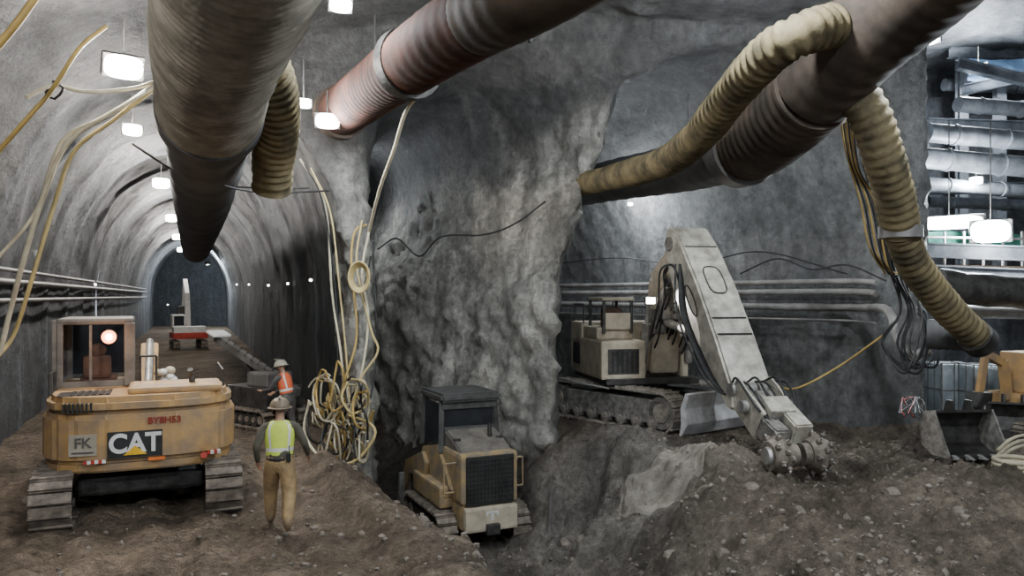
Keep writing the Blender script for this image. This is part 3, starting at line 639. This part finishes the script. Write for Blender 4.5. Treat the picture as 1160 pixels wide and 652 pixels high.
g.b2((.25,-1.5,1.12),(1.36,.95,2.05),BEI,.06).b2((-1.1,-1.7,1.12),(1.36,-.7,2.45),BEI,.08).b2((.35,-.9,2.05),(1.3,.4,2.35),BEI,.05).b2((-.95,-.2,1.12),(-.75,.7,1.75),BEI,.04); g.obj('upper_body',R)
g=MB()
for i in range(6): g.b2((1.36,-1.4+i*.1,1.4),(1.375,-1.35+i*.1,1.85),BLK,0)
g.b2((1.358,-1.45,1.35),(1.362,-.82,1.9),DGR,0); g.obj('grille',R)
g=MB().b2((.42,.949,1.25),(1.2,.952,1.85),DGR,0)
for i in range(6): g.b2((.45+i*.12,.95,1.3),(.5+i*.12,.965,1.8),BLK,0)
g.obj('grille',R)
g=MB()
for x in(.45,1.15):
    for y in(-.6,.5): g.b2((x-.035,y-.035,2.2),(x+.035,y+.035,3.05),DGR,.01)
g.b2((.4,-.65,3.0),(1.2,.55,3.08),BEI,.02).b2((.5,-.4,2.3),(.95,.0,2.8),SEAT,.05).b2((.45,.5,2.3),(1.15,.53,2.7),BEI,.01); g.obj('operator_cage',R)
rail(R,[(1.3,-1.5,2.45),(1.3,-1.5,2.9),(1.3,-.7,2.9),(1.3,-.7,2.4)]); rail(R,[(-1.0,-1.6,2.45),(-1.0,-1.6,2.95),(.2,-1.6,2.95),(.2,-1.6,2.45)])
bx=-.35
g=MB().beam((bx,.3,1.3),(bx,.75,3.5),.72,.7,BEI,.03,.65,.6).beam((bx,.7,3.4),(bx,2.0,4.2),.66,.62,BEI,.03,.55,.55).beam((bx-.42,.1,1.2),(bx-.42,.5,2.2),.12,.5,BEI).beam((bx+.42,.1,1.2),(bx+.42,.5,2.2),.12,.5,BEI); g.obj('boom',R)
T0=(bx,2.0,4.28);T1=(bx,4.95,.98)
g=MB()
dv=(Vector(T1)-Vector(T0)).normalized(); pv=Vector((0,-dv.z,dv.y))
if pv.z<0: pv=-pv
g.prism([( (Vector(T0)+dv*a+pv*b).y,(Vector(T0)+dv*a+pv*b).z ) for a,b in [(-.42,.12),(-.2,.32),(.4,.42),(1.6,.44),(3.0,.34),(4.2,.2),(4.45,0),(4.3,-.2),(2.5,-.5),(1.2,-.62),(.4,-.5),(-.2,-.25)]],'x',bx-.44,bx+.44,ARM,.05)
arm=g.obj('arm',R,label='long pale grey box arm')
for sgn in(-1,1):
    x=bx+sgn*.445
    c=Vector(T0)+dv*1.7
    ring=[]
    for k in range(17):
        a=k*math.pi/8; q=c+dv*(.42*math.cos(a))+pv*(.13*math.sin(a)); ring.append((x,q.y,q.z))
    MB().sweep(ring,.018,DGR,6,.05).obj('side_recess',arm)
    q=Vector(T0); MB().cyl((x-sgn*.02,q.y,q.z),(x+sgn*.05,q.y,q.z),.16,DST).obj('pivot_pin',arm)
ctr=Vector(T0)+dv*1.5+pv*.44
for a,hh in((.5,.42),(2.5,.385),(2.9,.36)):
    c=Vector(T0)+dv*a+pv*hh; MB().beam(c-Vector((.37,0,0)),c+Vector((.37,0,0)),.03,.03,DGR,0).obj('weld_strip',arm)
ring=[]
for k in range(17):
    a=k*math.pi/8; q=ctr+dv*(.38*math.copysign(abs(math.cos(a))**.6,math.cos(a)))+Vector((.2*math.copysign(abs(math.sin(a))**.6,math.sin(a)),0,0)); ring.append(q)
MB().sweep(ring,.015,DGR,6,.05).obj('arm_emblem',arm)
for x,a,b in [(bx-.22,(.5,2.6),(2.0,3.9)),(bx+.22,(.5,2.6),(2.0,3.9)),(bx-.58,(.7,1.5),(1.1,3.1)),(bx+.58,(.7,1.5),(1.1,3.1)),(bx,(1.3,2.8),(2.7,3.1)),(bx+.15,(1.1,2.5),(3.2,2.2))]:
    p,q=Vector((x,*a)),Vector((x,*b)); MB().cyl(p,p.lerp(q,.6),.1,DST).cyl(p.lerp(q,.6),q,.05,STE).obj('hydraulic_cylinder',R)
g=MB()
for k in range(14):
    x=bx+random.uniform(-.45,.6); s_=random.uniform(-.3,.3)
    g.sweep([(x,.4,1.7+s_),(x+.1*s_,1.0,2.3+s_),(x,1.4+s_*.5,3.1),(x+s_*.3,1.5,3.7),(x,2.2,3.8+s_*.3),(x,2.6,3.4)],.026,BLK,6,.12)
for k in range(7):
    x=bx+.38+random.uniform(-.05,.2)
    g.sweep([(x,2.6,3.8),(x+.15,3.0,2.8),(x+.1,3.7,1.9),(x,4.5,1.3),(bx+random.uniform(-.2,.2),5.2,1.1)],.022,BLK,6,.12)
g.obj('hydraulic_hose',R)
MB().box((.5,.55,.4),(bx+.05,1.0,2.75),DST,.04).box((.35,.3,.6),(bx+.25,.8,2.5),DST,.04).obj('valve_block',R)
hd=root('cutter_head','x','x',(0,-.15,-.02)); del hd['label'];del hd['category']; hd.parent=R
g=MB().beam((bx-.32,4.95,1.35),(bx-.32,5.9,.8),.1,.6,ARM,.02).beam((bx+.32,4.95,1.35),(bx+.32,5.9,.8),.1,.6,ARM,.02).beam((bx,5.2,1.15),(bx,6.0,.8),.5,.5,DST,.03)
g.beam((bx-.18,5.7,1.0),(bx-.18,6.4,.68),.36,.5,ARM,.03).beam((bx+.2,5.6,.9),(bx+.2,6.4,.62),.3,.42,DST,.03).box((.5,.4,.3),(bx,5.9,1.1),ARM,.03,(-.6,0,0)); g.cyl((bx-.5,5.5,1.1),(bx+.5,5.5,1.1),.12,STE).cyl((bx-.45,5.0,1.35),(bx+.45,5.0,1.35),.13,STE)
g.obj('cutter_body',hd)
for s in(-1,1):
    g=MB().cyl((bx+s*.05,6.55,.42),(bx+s*.2,6.55,.42),.2,MUD).cyl((bx+s*.18,6.55,.42),(bx+s*.38,6.55,.42),.24,MUD,.34,24).cyl((bx+s*.38,6.55,.42),(bx+s*.54,6.55,.42),.34,MUD,.24,24).cyl((bx+s*.54,6.55,.42),(bx+s*.60,6.55,.42),.16,STE,.14,20)
    for k in range(18):
        th=k*2.4; xo=.24+.28*(k/18); rr=.27+.07*math.sin(math.pi*(k/18)); dvv=Vector((0,math.cos(th),math.sin(th)))
        c=Vector((bx+s*xo,6.55,.42))+dvv*rr; g.box((.08,.09,.09),c,MUD,.02,(th,0,0)); g.cyl(c,c+dvv*.09+Vector((s*.02,0,0)),.03,STE,.012,seg=6)
    g.obj('cutting_drum',hd)
g=MB()
for k in range(6): g.sweep([(bx-.4+.16*k,5.0,1.5),(bx-.5+.2*k,5.4,1.5+.1*(k%2)),(bx-.4+.16*k,5.9,1.15),(bx-.3+.1*k,6.1,.9)],.022,BLK,6,.1)
g.obj('hydraulic_hose',hd)
MB().box((.25,.1,.18),(bx+.6,1.2,3.0),DGR,.02).obj('lamp_housing',R); MB().box((.21,.02,.14),(bx+.6,1.26,3.0),LW,.0).obj('work_light',R)
ld=bpy.data.lights.new('work_beam','SPOT'); ld.energy=500; ld.spot_size=1.2; ld.color=(1,.96,.9); lo=bpy.data.objects.new('work_beam',ld); COL.objects.link(lo); lo.parent=R; lo.location=(bx+.7,1.4,3.0)
lo.rotation_euler=Vector((-.12,1,-.35)).to_track_quat('-Z','Y').to_euler()
# ------------------------------------------------------------ far excavator in tunnel
fc_=(d1*50+n1*(-.3)); Fx=root('excavator','small red and white tracked excavator far down the tunnel, boom raised','excavator',(fc_.x,fc_.y,H(fc_.x,fc_.y)),(-.5,.86),.8)
for s in(-1,1): make_track(Fx,s*.95,3.0,.7,.45,30,wheels=4)
MB().b2((-1.2,-1.4,.85),(1.2,1.0,1.3),REDP,.08).b2((-1.15,-1.3,1.25),(1.1,-.3,1.75),WHT,.06).obj('upper_body',Fx)
MB().b2((-1.1,-.1,1.45),(-.2,1.1,2.6),WHT,.06).obj('cab',Fx); MB().b2((-1.0,-.13,1.8),(-.3,-.1,2.5),GLS,0).obj('cab_window',Fx)
MB().beam((.1,.8,1.3),(.1,1.4,4.2),.35,.4,WHT,.03).beam((.1,1.4,4.1),(.1,2.6,5.2),.3,.35,WHT).obj('boom',Fx)
MB().beam((.1,2.5,5.2),(.1,3.4,3.2),.25,.3,WHT).obj('stick',Fx); MB().prism([(3.2,3.2),(3.7,3.2),(3.8,2.6),(3.2,2.4)],'x',-.3,.5,DGR).obj('bucket',Fx)
# ------------------------------------------------------------ drill rig by tunnel right wall
q=P(300,440,19); DR=root('drill_rig','compact grey drilling rig with inclined feed beam beside the tunnel wall','drilling rig',(q.x,q.y,H(q.x,q.y)),(-.8,.6))
for s in(-1,1): make_track(DR,s*.5,1.8,.5,.28,26,wheels=4)
MB().b2((-.55,-.8,.45),(.55,.8,1.0),DGR,.05).b2((-.45,-.7,1.0),(.3,.1,1.35),GPI,.05).obj('body',DR)
g=MB().beam((0,-1.3,.9),(0,2.1,2.1),.16,.2,GPI)
for k in range(12): g.beam((-.1,-1.2+k*.27,1.02+k*.095),(.1,-1.05+k*.27,1.1+k*.095),.03,.03,DGR,0)
g.obj('feed_beam',DR); MB().beam((0,.3,.9),(0,.9,1.6),.14,.14,DGR).obj('boom',DR)
MB().box((.5,.4,.06),(0,2.0,2.2),WHT,.01,(.3,0,0)).obj('panel',DR)
# ------------------------------------------------------------ people
SK=mat('skin',(.42,.25,.17),(.36,.21,.14),.6,0,8,.02)
def person(label,loc,heading,J,mats,vestm,hatm,scale=1,lean=0):
    r=root('person',label,'person',loc,heading,scale)
    V=[];R_=[];E_=[];lab=[];idx={}
    def av(n,p,rad): idx[n]=len(V); V.append(p); R_.append(rad)
    for n,(p,rad) in J.items(): av(n,p,rad)
    def ch(names,l):
        for a,b in zip(names,names[1:]): E_.append((idx[a],idx[b])); lab.append(l)
    ch(['pelvis','belly','chest','neckb'],'shirt'); ch(['neckb','neck'],'skin'); ch(['neck','head','crown'],'skin'); ch(['head','nose'],'skin')
    for s in 'LR':
        ch(['chest','sh'+s,'el'+s,'wr'+s],'shirt'); ch(['pelvis','hip'+s,'kn'+s,'an'+s],'pants'); ch(['an'+s,'ba'+s,'to'+s],'boot'); ch(['an'+s,'he'+s],'boot')
        w=Vector(J['wr'+s][0]); e=Vector(J['el'+s][0]); d=(w-e).normalized(); sd=-1 if s=='L' else 1
        fw=Vector((0,1,0)); fw=(fw-d*fw.dot(d)).normalized(); pn=d.cross(fw)*sd
        av('pa'+s,tuple(w+d*.07),.03); ch(['wr'+s,'pa'+s],'skin')
        for k,(o,l) in enumerate([(.033,.075),(.011,.085),(-.011,.08),(-.033,.06)]):
            k1=w+d*.10+fw*o; k2=k1+d*l*.5+pn*-.008; k3=k2+d*l*.4+pn*-.025
            av(f'f{k}a'+s,tuple(k1),.010);av(f'f{k}b'+s,tuple(k2),.009);av(f'f{k}c'+s,tuple(k3),.008); ch(['pa'+s,f'f{k}a'+s,f'f{k}b'+s,f'f{k}c'+s],'skin')
        t1=w+d*.05+fw*.045; t2=t1+d*.035+fw*.02
        av('ta'+s,tuple(t1),.011);av('tb'+s,tuple(t2),.009); ch(['pa'+s,'ta'+s,'tb'+s],'skin')
    me=bpy.data.meshes.new('body'); me.from_pydata(V,E_,[]); o=bpy.data.objects.new('tmpbody',me); COL.objects.link(o)
    md=o.modifiers.new('s','SKIN'); md.use_smooth_shade=True
    for i,sv in enumerate(me.skin_vertices[0].data): sv.radius=(R_[i],R_[i]); sv.use_root=(i==0)
    o.modifiers.new('ss','SUBSURF').levels=2
    bpy.context.view_layer.update(); dg=bpy.context.evaluated_depsgraph_get()
    m2=bpy.data.meshes.new_from_object(o.evaluated_get(dg)); bpy.data.objects.remove(o)
    m2.materials.clear(); order=['shirt','skin','pants','boot']
    for k in order: m2.materials.append(mats[k])
    segs=[(Vector(V[a]),Vector(V[b]),order.index(l)) for (a,b),l in zip(E_,lab)]
    for p in m2.polygons:
        c=p.center; best=9;bi=0
        for a,b,k in segs:
            ab=b-a; t=max(0,min(1,(c-a).dot(ab)/ab.length_squared)); dd=(a+ab*t-c).length
            if dd<best: best=dd;bi=k
        p.material_index=bi; p.use_smooth=True
    bo=bpy.data.objects.new('body',m2); COL.objects.link(bo); bo.parent=r
    ch_=Vector(J['chest'][0]); pe=Vector(J['pelvis'][0]); up=(ch_-pe).normalized()
    g=MB(); N=32; rows=[(.02,.165,.135),(.08,.175,.14),(.13,.18,.142),(.18,.185,.145),(.26,.195,.148),(.34,.205,.148),(.42,.21,.14),(.48,.19,.125),(.52,.14,.1),(.545,.09,.085)]
    xx=Vector((1,0,0)); yy=up.cross(xx)
    vs=[pe+up*h+xx*(a*math.cos(2*math.pi*k/N))+yy*(-b*math.sin(2*math.pi*k/N)) for h,a,b in rows for k in range(N)]
    SIL=mat('reflective_silver',(.75,.75,.7),(.65,.65,.6),.35)
    g.v=[tuple(v) for v in vs]
    for j in range(len(rows)-1):
        for k in range(N):
            g.f.append((j*N+k,j*N+(k+1)%N,(j+1)*N+(k+1)%N,(j+1)*N+k))
            m=vestm
            if j==2: m=SIL
            if j>2 and k in(4,11,20,27): m=SIL
            if j==0: m=mats['shirt']
            g.mi.append(g.slot(m)); g.sm.append(True)
    g.obj('safety_vest',r)
    hd_=Vector(J['head'][0]); cr=Vector(J['crown'][0]); hu=(cr-hd_).normalized()
    q=hu.to_track_quat('Z','Y').to_matrix().to_4x4()
    bm=bmesh.new(); bmesh.ops.create_uvsphere(bm,u_segments=20,v_segments=12,radius=.135)
    bmesh.ops.delete(bm,geom=[v for v in bm.verts if v.co.z<-.01],context='VERTS')
    hm=MB(); Mx=Matrix.Translation(hd_+hu*.045)@q; hm.bm(bm,hatm,True,Mx@Matrix.Diagonal((1,1.12,.95,1)))
    hm.add([Mx@Vector((math.cos(a)*rr,math.sin(a)*rr*1.15,z)) for rr,z in((.13,.0),(.165,-.012),(.163,-.02),(.13,-.01)) for a in [i*math.pi/10 for i in range(20)]],[(j*20+k,j*20+(k+1)%20,((j+1)%4)*20+(k+1)%20,((j+1)%4)*20+k) for j in range(4) for k in range(20)],hatm,True)
    hm.box((.03,.26,.02),Mx@Vector((0,0,.125)),hatm,.005)
    hm.obj('hard_hat',r)
    n_=Vector(J['nose'][0])
    for s in(-1,1):
        MB().sphere(hd_+Vector((s*.035,0,.01))+(n_-hd_).normalized()*.088,.013,WHT,seg=8).sphere(hd_+Vector((s*.035,0,.01))+(n_-hd_).normalized()*.098,.006,BLK,seg=6).obj('eye',r)
        MB().sphere(hd_+Vector((s*.098,-.01,0)),.03,SK,(.35,.7,1.1),8).obj('ear',r)
    MB().box((.12,.02,.012),hd_+(n_-hd_).normalized()*.09-hu*.045,mat('lip',(.3,.12,.1)),.004).obj('mouth',r)
    return r
M1={'shirt':mat('olive_shirt',(.11,.1,.075),(.07,.065,.05),.85),'skin':SK,'pants':mat('khaki_trousers',(.42,.29,.14),(.26,.18,.1),.85,0,5,.4),'boot':mat('tan_boot',(.38,.27,.17),(.2,.15,.1),.8)}
LIME=mat('lime_vest',(.68,.85,.12),(.58,.72,.1),.7); ORV=mat('orange_vest',(.8,.16,.06),(.6,.12,.05),.7)
J1={'pelvis':((0,0,.94),.14),'belly':((0,0,1.1),.13),'chest':((0,.02,1.32),.135),'neckb':((0,.02,1.46),.065),'neck':((0,.03,1.52),.055),'head':((0,.05,1.62),.085),'crown':((0,.05,1.72),.075),'nose':((0,.145,1.605),.016),
 'shL':((-.2,.02,1.41),.075),'elL':((-.30,-.08,1.15),.055),'wrL':((-.29,.08,.93),.036),'shR':((.2,.02,1.41),.075),'elR':((.33,-.04,1.16),.055),'wrR':((.37,.14,.98),.036),
 'hipL':((-.1,.02,.87),.135),'knL':((-.13,.22,.50),.105),'anL':((-.13,.22,.12),.078),'heL':((-.13,.17,.05),.05),'baL':((-.135,.33,.05),.05),'toL':((-.14,.41,.04),.036),
 'hipR':((.1,-.02,.87),.135),'knR':((.13,-.06,.49),.105),'anR':((.11,-.30,.19),.078),'heR':((.11,-.36,.16),.05),'baR':((.11,-.22,.07),.046),'toR':((.11,-.15,.035),.032)}
p1=(-3.16,10.45)
PE=person('person walking in lime safety vest, hard hat and khaki trousers',(*p1,H(*p1)+.01),(-.25,.97),J1,M1,LIME,mat('brown_hard_hat',(.22,.17,.11),(.14,.11,.08),.5))
MB().box((.06,.04,.12),(.12,-.15,1.0),BLK,.01).cyl((.13,-.15,1.05),(.13,-.15,1.16),.006,BLK,seg=6).obj('radio',PE)
MB().sweep([(.165*math.cos(a),.14*math.sin(a),.975) for a in [i*math.pi/8 for i in range(17)]],.02,BLK,8,.05).obj('belt',PE)
M2={'shirt':mat('dark_grey_shirt',(.08,.08,.075),None,.85),'skin':SK,'pants':mat('dark_grey_trousers',(.13,.12,.11),None,.85),'boot':mat('dark_boot',(.08,.06,.05),None,.8)}
J2=dict(J1); 
def sh(p,b):
    y,z=p[1],p[2]-.95; return (p[0],y*math.cos(b)+z*math.sin(b),.95+z*math.cos(b)-y*math.sin(b))
for k in('belly','chest','neckb','neck','head','crown','nose','shL','elL','wrL','shR','elR','wrR'): J2[k]=(sh(J1[k][0],.2),J1[k][1])
J2['elL']=((-.27,.28,1.12),.05);J2['wrL']=((-.22,.5,1.08),.034);J2['elR']=((.27,.26,1.1),.05);J2['wrR']=((.2,.47,1.0),.034)
J2['knL']=((-.12,.1,.5),.09);J2['anL']=((-.12,.1,.11),.065);J2['heL']=((-.12,.06,.045),.045);J2['baL']=((-.12,.2,.05),.045);J2['toL']=((-.12,.28,.04),.033)
J2['knR']=((.12,.0,.5),.09);J2['anR']=((.1,-.12,.1),.06);J2['heR']=((.1,-.16,.045),.04);J2['baR']=((.1,-.02,.05),.038);J2['toR']=((.1,.05,.04),.03)
q=P(326,490,17.2)
person('person leaning forward in orange safety vest and white hard hat',(q.x,q.y,H(q.x,q.y)),(-.9,.3),J2,M2,ORV,mat('pale_hard_hat',(.5,.46,.36),None,.5))
# ------------------------------------------------------------ right bay
BST=mat('blue_grey_steel',(.30,.32,.35),(.16,.17,.19),.5,.3,2,.1)
for k,(u0,v0,u1,v1,d,r) in enumerate([(1085,118,1240,130,26,.26),(1050,150,1240,166,24,.30),(1040,178,1240,196,22,.30),(1042,208,1240,222,24,.22),(1070,96,1240,102,31.5,.25),(1050,228,1240,236,27,.20)]):
    g=MB().cyl(P(u0,v0,d),P(u1,v1,d+1),r,BST,seg=24); a=P(u0,v0,d);b=P(u1,v1,d+1)
    for t in(.15,.45,.7): c=a.lerp(b,t); c2=a.lerp(b,t+.012); g.cyl(c,c2,r*1.12,BST,seg=24)
    g.obj('steel_strut',label='large round steel strut spanning the shaft',category='strut',group='shaft struts')
for k,(u0,v0,u1,v1,d) in enumerate([(1085,72,1240,110,27),(1090,102,1230,72,27.6),(1075,60,1240,62,30),(1050,140,1240,146,28),(1050,213,1240,213,26),(1045,283,1240,290,20),(1050,308,1240,316,20)]):
    a=P(u0,v0,d);b=P(u1,v1,d); g=MB(); g.beam(a+Vector((0,0,.17)),b+Vector((0,0,.17)),.3,.04,BST,0).beam(a-Vector((0,0,.17)),b-Vector((0,0,.17)),.3,.04,BST,0).beam(a,b,.03,.32,BST,0)
    g.obj('steel_beam',label='grey steel I beam bracing the shaft',category='beam',group='shaft beams')
for k,(u,d) in enumerate([(1092,30.5),(1135,30)]):
    a=P(u,40,d);b=P(u,300,d); MB().beam(a,b,.35,.04,BST,0).beam(a+Vector((0,.3,0)),b+Vector((0,.3,0)),.35,.04,BST,0).beam(a+Vector((0,.15,0)),b+Vector((0,.15,0)),.04,.3,BST,0).obj('steel_column',label='grey steel column standing in the shaft',category='column',group='shaft columns')
TARP=mat('blue_tarp',(.2,.34,.52),(.12,.2,.34),.6,0,1.5,.3); GRN=mat('green_netting',(.05,.22,.16),(.03,.12,.1),.8,0,2,.3); PLS=mat('pale_plastic_sheet',(.42,.47,.50),(.24,.28,.31),.35,0,1.5,.5)
def sheet(nm,a,b,c,d_,m,label,cat,wob=.12):
    g=MB(); N=16; vs=[]
    for j in range(N+1):
        for i in range(N+1):
            p=a.lerp(b,i/N).lerp(d_.lerp(c,i/N),j/N); w=wob*noise.noise(p*1.8); vs.append(p+Vector((w,w,w*.6)))
    g.add(vs,[(j*(N+1)+i,j*(N+1)+i+1,(j+1)*(N+1)+i+1,(j+1)*(N+1)+i) for j in range(N) for i in range(N)],m,True); return g.obj(nm,label=label,category=cat)
sheet('tarp',P(1098,66,29),P(1240,70,29),P(1240,98,29),P(1095,92,29),TARP,'crumpled blue tarp strung under the shaft roof','tarp',.4)
sheet('safety_net',P(1050,262,21.5),P(1240,268,21.5),P(1240,300,21),P(1055,290,21.5),GRN,'green debris netting behind a deck railing','netting')
g=MB()
for k in range(9): a=P(1048+k*22,262,20.6); g.cyl(a,a-Vector((0,0,1.3)),.035,GPI,seg=8)
g.cyl(P(1040,268,20.6),P(1240,272,20.6),.035,GPI,seg=8).cyl(P(1040,284,20.6),P(1240,289,20.6),.03,GPI,seg=8)
g.beam(P(1040,302,20.6),P(1240,306,20.6),.5,.12,mat('deck_timber',(.3,.22,.14),(.18,.13,.09),.8),.01); g.obj('deck_railing',label='steel pipe railing with timber deck edge',category='railing')
MB().sweep([P(1062,322,17),P(1110,328,17),P(1240,336,17)],.36,DGR,28,.3,.9,.013).obj('large_pipe',label='large dark steel pipe crossing behind the duct',category='pipe')
MB().sweep([P(1075,352,18.5),P(1240,356,18.5)],.16,GPI,20,.3).obj('large_pipe',label='grey steel pipe below a larger pipe',category='pipe')
for k,(u,d) in enumerate([(1076,20.5),(1112,19.8),(1150,19.2),(1180,18.2)]):
    b=P(u,450,d); b.z=H(b.x,b.y)
    r=root('water_tank','plastic wrapped pale blue liquid tank in a steel cage','tank',b,group='wrapped tanks')
    MB().box((.95,.95,1.35),(0,0,.75),PLS,.08).obj('tank_body',r)
    g=MB()
    for i in range(4):
        x=-.49+i*.327; g.cyl((x,-.5,.05),(x,-.5,1.45),.014,GPI,seg=6).cyl((-.5,x,.05),(-.5,x,1.45),.014,GPI,seg=6)
    for z in(.1,.75,1.45): g.cyl((-.5,-.5,z),(.5,-.5,z),.014,GPI,seg=6).cyl((-.5,-.5,z),(-.5,.5,z),.014,GPI,seg=6)
    g.obj('cage',r)
q=P(1160,440,17.2); S=root('mini_excavator','small yellow excavator with raised bent arm beside tanks','excavator',(q.x,q.y,H(q.x,q.y)),(-1,-.3),.95)
for s in(-1,1): make_track(S,s*.5,1.7,.45,.28,24,wheels=4)
MB().b2((-.6,-.9,.5),(.6,.5,1.05),YEL,.08).obj('upper_body',S); MB().b2((-.4,-.6,1.05),(.4,.3,2.0),YEL,.05).obj('cab',S)
MB().beam((0,.5,.9),(0,.65,1.8),.16,.2,YEL).beam((0,.65,1.75),(0,1.2,2.0),.14,.18,YEL).obj('boom',S); MB().beam((0,1.15,2.05),(0,1.35,1.05),.12,.16,YEL).obj('stick',S)
MB().prism([(1.15,1.1),(1.45,1.1),(1.6,.8),(1.4,.45),(1.2,.7)],'x',-.2,.2,DGR).obj('bucket',S)
def bucket(u,v,d,sc,hd,label):
    q=P(u,v,d); B=root('excavator_bucket',label,'bucket',(q.x,q.y,H(q.x,q.y)+.02),hd,sc)
    prof_=[(-.1,1.0),(-.42,.95),(-.6,.55),(-.5,.15),(-.15,0),(.45,.02)]
    g=MB()
    g.prism(prof_+[(.45,.07)]+[(-.13,.06),(-.45,.2),(-.53,.55),(-.38,.88),(-.1,.94)],'x',-.7,.7,DGR,.0)
    for x in(-.72,.68): g.prism(prof_,'x',x,x+.04,DST,0)
    g.obj('shell',B)
    te=MB().prism([(.4,0),(.4,.1),(.65,.03)],'x',-.05,.05,STE,.0).obj('tooth',B,(-.6,0,0))
    for k in range(1,5):
        c=te.copy(); c.location=(-.6+.3*k,0,0); COL.objects.link(c); c.parent=B
    for x in(-.25,.2): MB().prism([(-.45,.9),(-.1,.95),(-.15,1.2),(-.35,1.2)],'x',x,x+.05,DGR,0).obj('bracket',B)
bucket(1095,520,14.6,.85,(.1,-1),'dark steel excavator bucket resting on dirt, open side showing')
bucket(1150,495,16.4,.8,(-.4,-1),'dark steel toothed bucket resting on dirt')
for k in range(7):
    u=random.uniform(1020,1060); hose([(u,472,15.8),(u+random.uniform(-12,12),455,16.2),(u+random.uniform(-20,20),450,16.4),(u+random.uniform(-25,30),468,15.6)],.014,random.choice([BLK,BLK,REDP]),'thin bent wire in a heap by the wall','bent wires by the wall')
for k in range(3): hose([(1130,510+6*k,13.5),(1150,495+6*k,13.6),(1185,490+5*k,13.8)],.03,HOSW,'cream hose curving over the dirt')
g=MB()
for k in range(3):
    c=P(1150,530,12.6); c.z=H(c.x,c.y)+.12+.07*k; g.sweep([c+Vector((math.cos(a)*.3,math.sin(a)*.3,0)) for a in [i*math.pi/6 for i in range(13)]],.04,HOSW,8,.1)
g.obj('hose_coil',label='coiled cream hose lying on the dirt',category='hose coil')
q=P(622,560,15.6); MB().cyl((0,0,-.2),(.05,0,.75),.05,GPI,seg=10).cyl((.05,0,.7),(.12,0,.85),.035,GPI,seg=10).obj('pipe_stub',loc=(q.x,q.y,H(q.x,q.y)),label='short grey pipe stub sticking out of the bank',category='pipe')
# ------------------------------------------------------------ world, camera
w=bpy.data.worlds.new('w'); bpy.context.scene.world=w; w.use_nodes=True
w.node_tree.nodes['Background'].inputs[0].default_value=(.78,.87,1,1); w.node_tree.nodes['Background'].inputs[1].default_value=.75
cd=bpy.data.cameras.new('camera'); cam=bpy.data.objects.new('camera',cd); COL.objects.link(cam)
cam.location=(0,0,CH); cam.rotation_euler=(math.pi/2,0,0); cd.sensor_width=36; cd.lens=36*F/1160; cd.shift_y=(HY-326)/1160; cd.clip_end=300
bpy.context.scene.camera=cam
